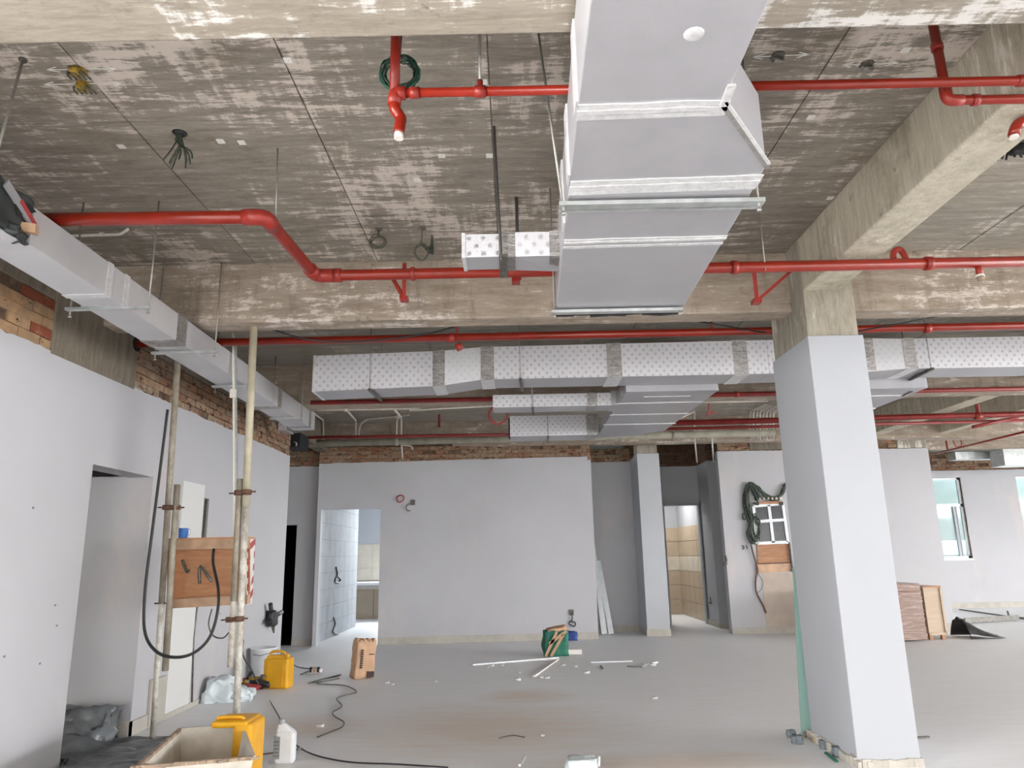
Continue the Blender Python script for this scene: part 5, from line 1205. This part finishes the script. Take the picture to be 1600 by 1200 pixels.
for i in range(3): MB().box((c_.x-.08+i*.05, c_.y-.052, .01), (c_.x-.05+i*.05, c_.y+.0, .075)).build('plug', M['black'] if i != 1 else M['kraft'], t)
# stones by the column
for (x, y, s_), lab in zip(((1237, 1152, .07), (1246, 1162, .08), (1290, 1170, .08), (1312, 1182, .09), (1262, 1152, .05), (1275, 1160, .05)), ('grey masonry lump farthest out from the column foot', 'grey masonry lump touching the outermost one by the glass sheet', 'grey masonry lump halfway along the column side', 'biggest grey masonry lump at the near end of the column side', 'small brown mortar lump right at the glass sheet foot', 'small brown mortar lump between the glass sheet and the grey lumps')):
    b0 = at(x, y, Z=0); o = lump('rubble_block', (s_, s_*.8, s_*.8), M['stone'] if s_ > .055 else M['caked'], None, x, 3, .012, (b0.x, b0.y, s_*.38)); tag(o, lab, 'rubble', 'masonry lumps by the big column')
strip3((1290, 1178), (1308, 1192), .02, .012, M['gbag'], 'stick', 'thin greenish stick among the masonry lumps', 'stick')
strip3((1434, 1154), (1452, 1153), .02, .012, M['steel'], 'stick', 'small dark metal piece on the floor behind the column', 'stick')
# glass sheet behind column
g0, g1 = at(1247, 1148, Z=0), at(1270, 1150, Z=0)
t = thing('glass_sheet', 'upright green-edged glass sheet leaning behind the big column', 'glass sheet', g0)
MB().hexa([V(2.33, 6.52, 0), V(2.62, 6.52, 0), V(2.62, 6.535, 0), V(2.33, 6.535, 0), V(2.375, 6.45, 1.35), V(2.62, 6.45, 1.35), V(2.62, 6.465, 1.35), V(2.375, 6.465, 1.35)]).build('glass_pane', M['gglass'], t)
# leaning planks in the alcove
for dx, lab in ((0, 'white plank leaning in the alcove, nearer the wall corner'), (.13, 'white plank leaning in the alcove, beside the first one')):
    t = thing('plank', lab, 'plank', (1.72+dx, 14.5, 0)); MB().beam(V(1.66+dx, 14.55, 0.01), V(1.53+dx*.85, 14.9, 1.75-dx*3), .1, .025, (0, -1, 0)).build('board', M['whitep'], t)

# wrapped boxes, cabinet, black sheet --------------------------------------------
t = thing('wrapped_carton', 'brown carton stack wrapped in clear stretch film', 'carton', (6.7, 12.6, 0))
a_, b2 = at(1395, 1003, Z=0), at(1450, 1003, Z=0); yb_ = 12.55; ht = at(1405, 912, Y=yb_).z
x0, x1_ = at(1385, 1003, Y=yb_).x, at(1450, 1003, Y=yb_).x
MB().box((x0, yb_, .02), (x1_, yb_+.75, ht)).build('carton', M['film'], t, .01)
for i in range(9):
    z = .06+i*ht/10; MB().beam((x0-.005, yb_-.006, z), (x1_+.005, yb_-.006, z+.03*math.sin(i*2.3)), .008, .018).build('film_fold', M['film'], t)
MB().box((x0, yb_-.01, ht-.13), (x1_, yb_, ht-.12)).build('top_edge', M['kraft'], t)
t = thing('plywood_cabinet', 'pale plywood cabinet on short feet beside the wrapped carton', 'cabinet', (7.2, 12.9, 0))
yc = 12.75; xa, xb = at(1452, 990, Y=yc).x, at(1479, 990, Y=yc).x; zt, zb = at(1460, 916, Y=yc).z, at(1460, 990, Y=yc).z
MB().box((xa, yc, zb), (xb, yc+.7, zt)).build('cabinet_body', M['ply2'], t)
MB().box((xa-.012, yc-.02, zb), (xa+.03, yc, zt)).build('edge_strip', M['ply2'], t); MB().box((xb-.02, yc-.02, zb), (xb+.012, yc, zt)).build('edge_strip', M['ply2'], t)
MB().box((xa, yc-.02, zt-.02), (xb, yc, zt+.01)).build('edge_strip', M['ply3'], t); MB().box((xa, yc-.02, zb-.02), (xb, yc, zb+.015)).build('edge_strip', M['ply2'], t)
for x in (xa+.02, xb-.06):
    for y in (yc+.03, yc+.6): MB().box((x, y, 0), (x+.05, y+.06, zb)).build('leg', M['ply3'], t)
t = thing('plastic_sheet', 'black plastic sheet crumpled against the plywood cabinet', 'plastic sheet', (7.7, 12.9, 0))
a_ = at(1482, 992, Z=0)
bm = bmesh.new(); bmesh.ops.create_grid(bm, x_segments=30, y_segments=20, size=1)
for v in bm.verts:
    x, y = v.co.x, v.co.y; f = (x+1)/2; hgt = .30*(1-f)**1.3*max(0, 1-abs(y)**3)
    v.co = V(7.47+f*.62, 12.95+y*.3*(1-.3*f), 0.01+hgt+.05*mnoise.noise(V(x*3, y*4, 1))*(1-abs(y))+.01)-V(7.7, 12.9, 0)
me = bpy.data.meshes.new('sheet'); bm.to_mesh(me); bm.free(); me.materials.append(M['blacksheet'])
for p in me.polygons: p.use_smooth = True
o = bpy.data.objects.new('sheet', me); COL.objects.link(o); o.parent = t; o.modifiers.new('s', 'SOLIDIFY').thickness = .006
# far floor things
a_, b2 = at(1505, 974, Z=0), at(1588, 969, Z=0)
t = thing('steel_channel', 'rusty dark steel channel lying on the far bright floor', 'channel', a_)
MB().beam(a_+V(0, 0, .04), b2+V(0, 0, .04), .14, .07).build('channel_web', M['stone'], t); MB().beam(a_+V(0, -.07, .06), b2+V(0, -.07, .06), .02, .1).build('flange', M['steel'], t)
strip3((1500, 953), (1582, 965), .05, .02, M['steel'], 'steel_rod', 'long thin grey rod slanting on the far floor', 'rod')
p = at(1577, 966, Z=0); tag(MB().beam(p+V(0, 0, .02), p+V(.05, .1, .14), .03, .02).build('steel_rod', M['steel']), 'short upright rod end beside the long grey rod', 'rod')
strip3((1588, 966), (1640, 972), .12, .03, M['steel'], 'steel_rod', 'flat grey bar crossing the end of the steel channel', 'rod')

# panel wall fittings ------------------------------------------------------------
YW = PY-.03
t = thing('window_panel', 'small white four-pane window leaning on the wall above plywood', 'window', at(1205, 820, Y=YW-.05))
g = lambda x, y, d=.05: at(x, y, Y=YW-d)
TL, TR, BL, BR = g(1177, 791), g(1223, 787), g(1183, 849), g(1231, 847)
def frame_bar(a_, b2, w_=.055, nm='frame_bar'): MB().beam(a_, b2, .04, w_, (0, 0, 1) if abs((b2-a_).z) < .3 else (1, 0, 0)).build(nm, M['upvc'], t)
frame_bar(TL, TR); frame_bar(BL, BR)
for a_, b2 in ((TL, BL), (TR, BR), (TL.lerp(TR, .52), BL.lerp(BR, .52))): MB().beam(a_, b2, .055, .04, (0, 1, 0)).build('frame_bar', M['upvc'], t)
frame_bar(TL.lerp(BL, .42), TR.lerp(BR, .42))
for u0, u1 in ((0, .52), (.52, 1)):
    for v0, v1 in ((0, .42), (.42, 1)):
        L = lambda u, v: TL.lerp(TR, u).lerp(BL.lerp(BR, u), v)+V(0, .005, 0)
        P = [L(u0, v1), L(u1, v1), L(u1, v0), L(u0, v0)]
        MB().hexa([P[0], P[1], P[1]+V(0, .012, 0), P[0]+V(0, .012, 0), P[3], P[2], P[2]+V(0, .012, 0), P[3]+V(0, .012, 0)]).build('pane', M['blacktape'], t)
t = thing('plywood_board', 'brown plywood board on the wall under the small window', 'board', g(1210, 870))
P = [g(1184, 880, .02), g(1237, 878, .02), g(1236, 850, .02), g(1183, 850, .02)]
MB().hexa([P[0], P[1], P[1]+V(0, .02, 0), P[0]+V(0, .02, 0), P[3], P[2], P[2]+V(0, .02, 0), P[3]+V(0, .02, 0)]).build('board', M['ply3'], t)
P = [g(1182, 896, .02), g(1240, 893, .02), g(1238, 880, .02), g(1182, 882, .02)]
MB().hexa([P[0], P[1], P[1]+V(0, .02, 0), P[0]+V(0, .02, 0), P[3], P[2], P[2]+V(0, .02, 0), P[3]+V(0, .02, 0)]).build('board', M['wood'], t)
MB().beam(g(1182, 881, .03), g(1239, 879, .03), .02, .02).build('board_edge', M['rust'], t)
MB().beam(g(1225, 788, .04), g(1239, 893, .04), .02, .05, (0, 1, 0)).build('dark_edge', M['stone'], t)
t = thing('timber_batten', 'brown timber batten with row of clips above the small window', 'batten', g(1200, 785))
MB().beam(g(1184, 786), g(1222, 785), .05, .05).build('batten', M['ply3'], t)
for i in range(6): MB().lathe([(.022, 0), (.03, .02), (.02, .05)], g(1187+i*6.5, 781, .07), 8).build('clip', M['tin'], t)
for s_ in (1182, 1220): MB().obox(g(s_, 787, .06), (.08, .05, .06)).build('bracket', M['black'], t)
t = thing('cable_bunch', 'thick dark green cable bundle draped round the small wall window', 'cable', g(1175, 790))
rng = random.Random(41)
for i in range(20):
    o_ = lambda: V(rng.uniform(-.05, .05), rng.uniform(-.03, .03), rng.uniform(-.045, .045))
    base_ = [(1186, 782), (1172, 760), (1166, 775), (1168, 800), (1174, 825), (1178, 846), (1184, 838), (1180, 812)]
    if i % 3 == 0: base_ = [(1226, 756), (1221, 770), (1211, 779), (1196, 776), (1184, 762), (1172, 757), (1166, 770), (1169, 795)]
    if i % 3 == 2: base_ = [(1176, 805), (1185, 815), (1184, 838), (1176, 845), (1172, 835), (1174, 818), (1180, 806)]
    MB().tube(smooth([g(x, y, .06)+o_() for x, y in base_], 4), .017, 6).build('cable', M['dgreen'], t)
MB().tube(smooth([g(1173, 847, .05), g(1177, 865, .04), g(1184, 890, .04), g(1181, 905, .03), g(1182, 925, .03), g(1192, 945, .03), g(1197, 958, .03)], 5), .016, 6).build('cable_tail', M['brown'], t)
MB().tube(smooth([g(1184, 895, .03), g(1191, 908, .03), g(1190, 920, .03), g(1183, 927, .03)], 4), .006, 5).build('thin_wire', M['greyw'], t)
MB().tube(smooth([g(1165, 800, .04), g(1160, 805, .05), g(1163, 812, .05), g(1168, 806, .05)], 4), .015, 6).build('cable_end', M['dgreen'], t)
def wires(label, pts, mat='black', r=.008, box=None, name='wall_wire', cat='wire'):
    t = thing(name, label, cat, pts[0][0])
    for q in pts: MB().tube(smooth(q, 4), r, 6).build('wire', M[mat], t)
    if box is not None: MB().box(box-V(.04, .0, .05), box+V(.04, .02, .05)).build('back_box', M['steel'], t)
wires('three small screws holes and wires on the panel wall below the cable bundle', [[g(1160, 852, .01), g(1163, 856, .01), g(1160, 858, .01)], [g(1166, 852, .01), g(1168, 858, .01)]], 'greyw', .01)
G = lambda x, y, d=.06: at(x, y, Y=13.55+(at(x, y, Y=13.7).x+3.62)*.069-d)
wires('red wire loop poking out of the back wall', [[G(622, 784), G(620, 778), G(625, 774), G(631, 776), G(629, 783), G(622, 785)]], 'redp', .012)
wires('small recessed box with a hanging wire on the back wall', [[G(645, 786), G(638, 788), G(635, 791), G(636, 797), G(641, 798)]], 'steel', .01, G(645, 785, .05))
wires('low wall box with a looped wire above the green bag', [[G(893, 957), G(894, 968), G(889, 974), G(897, 979), G(899, 973), G(892, 970)]], 'black', .01, G(893, 957, .05))
wires('small box with curled wire on the pier face', [[at(1133, 868, Y=14.1), at(1135, 876, Y=14.1), at(1131, 883, Y=14.1), at(1136, 880, Y=14.1)]], 'greyw', .02)
wires('low forked wire on the side wall by the tiled doorway', [[at(1109, 933, Y=15.2), at(1110, 940, Y=15.2), at(1104, 943, Y=15.2)], [at(1110, 940, Y=15.2), at(1112, 944, Y=15.2)]], 'steel', .015)
K = lambda x, y: at(x, y, X=-3.64)
wires('black looped wire high on the white tiles inside the doorway', [[K(525, 886), K(527, 898), K(523, 908), K(529, 911), K(532, 906), K(527, 900)]], 'black', .014)
wires('black wire with a kink low on the white tiles inside the doorway', [[K(521, 965), K(524, 975), K(520, 988), K(533, 993)]], 'steel', .014)
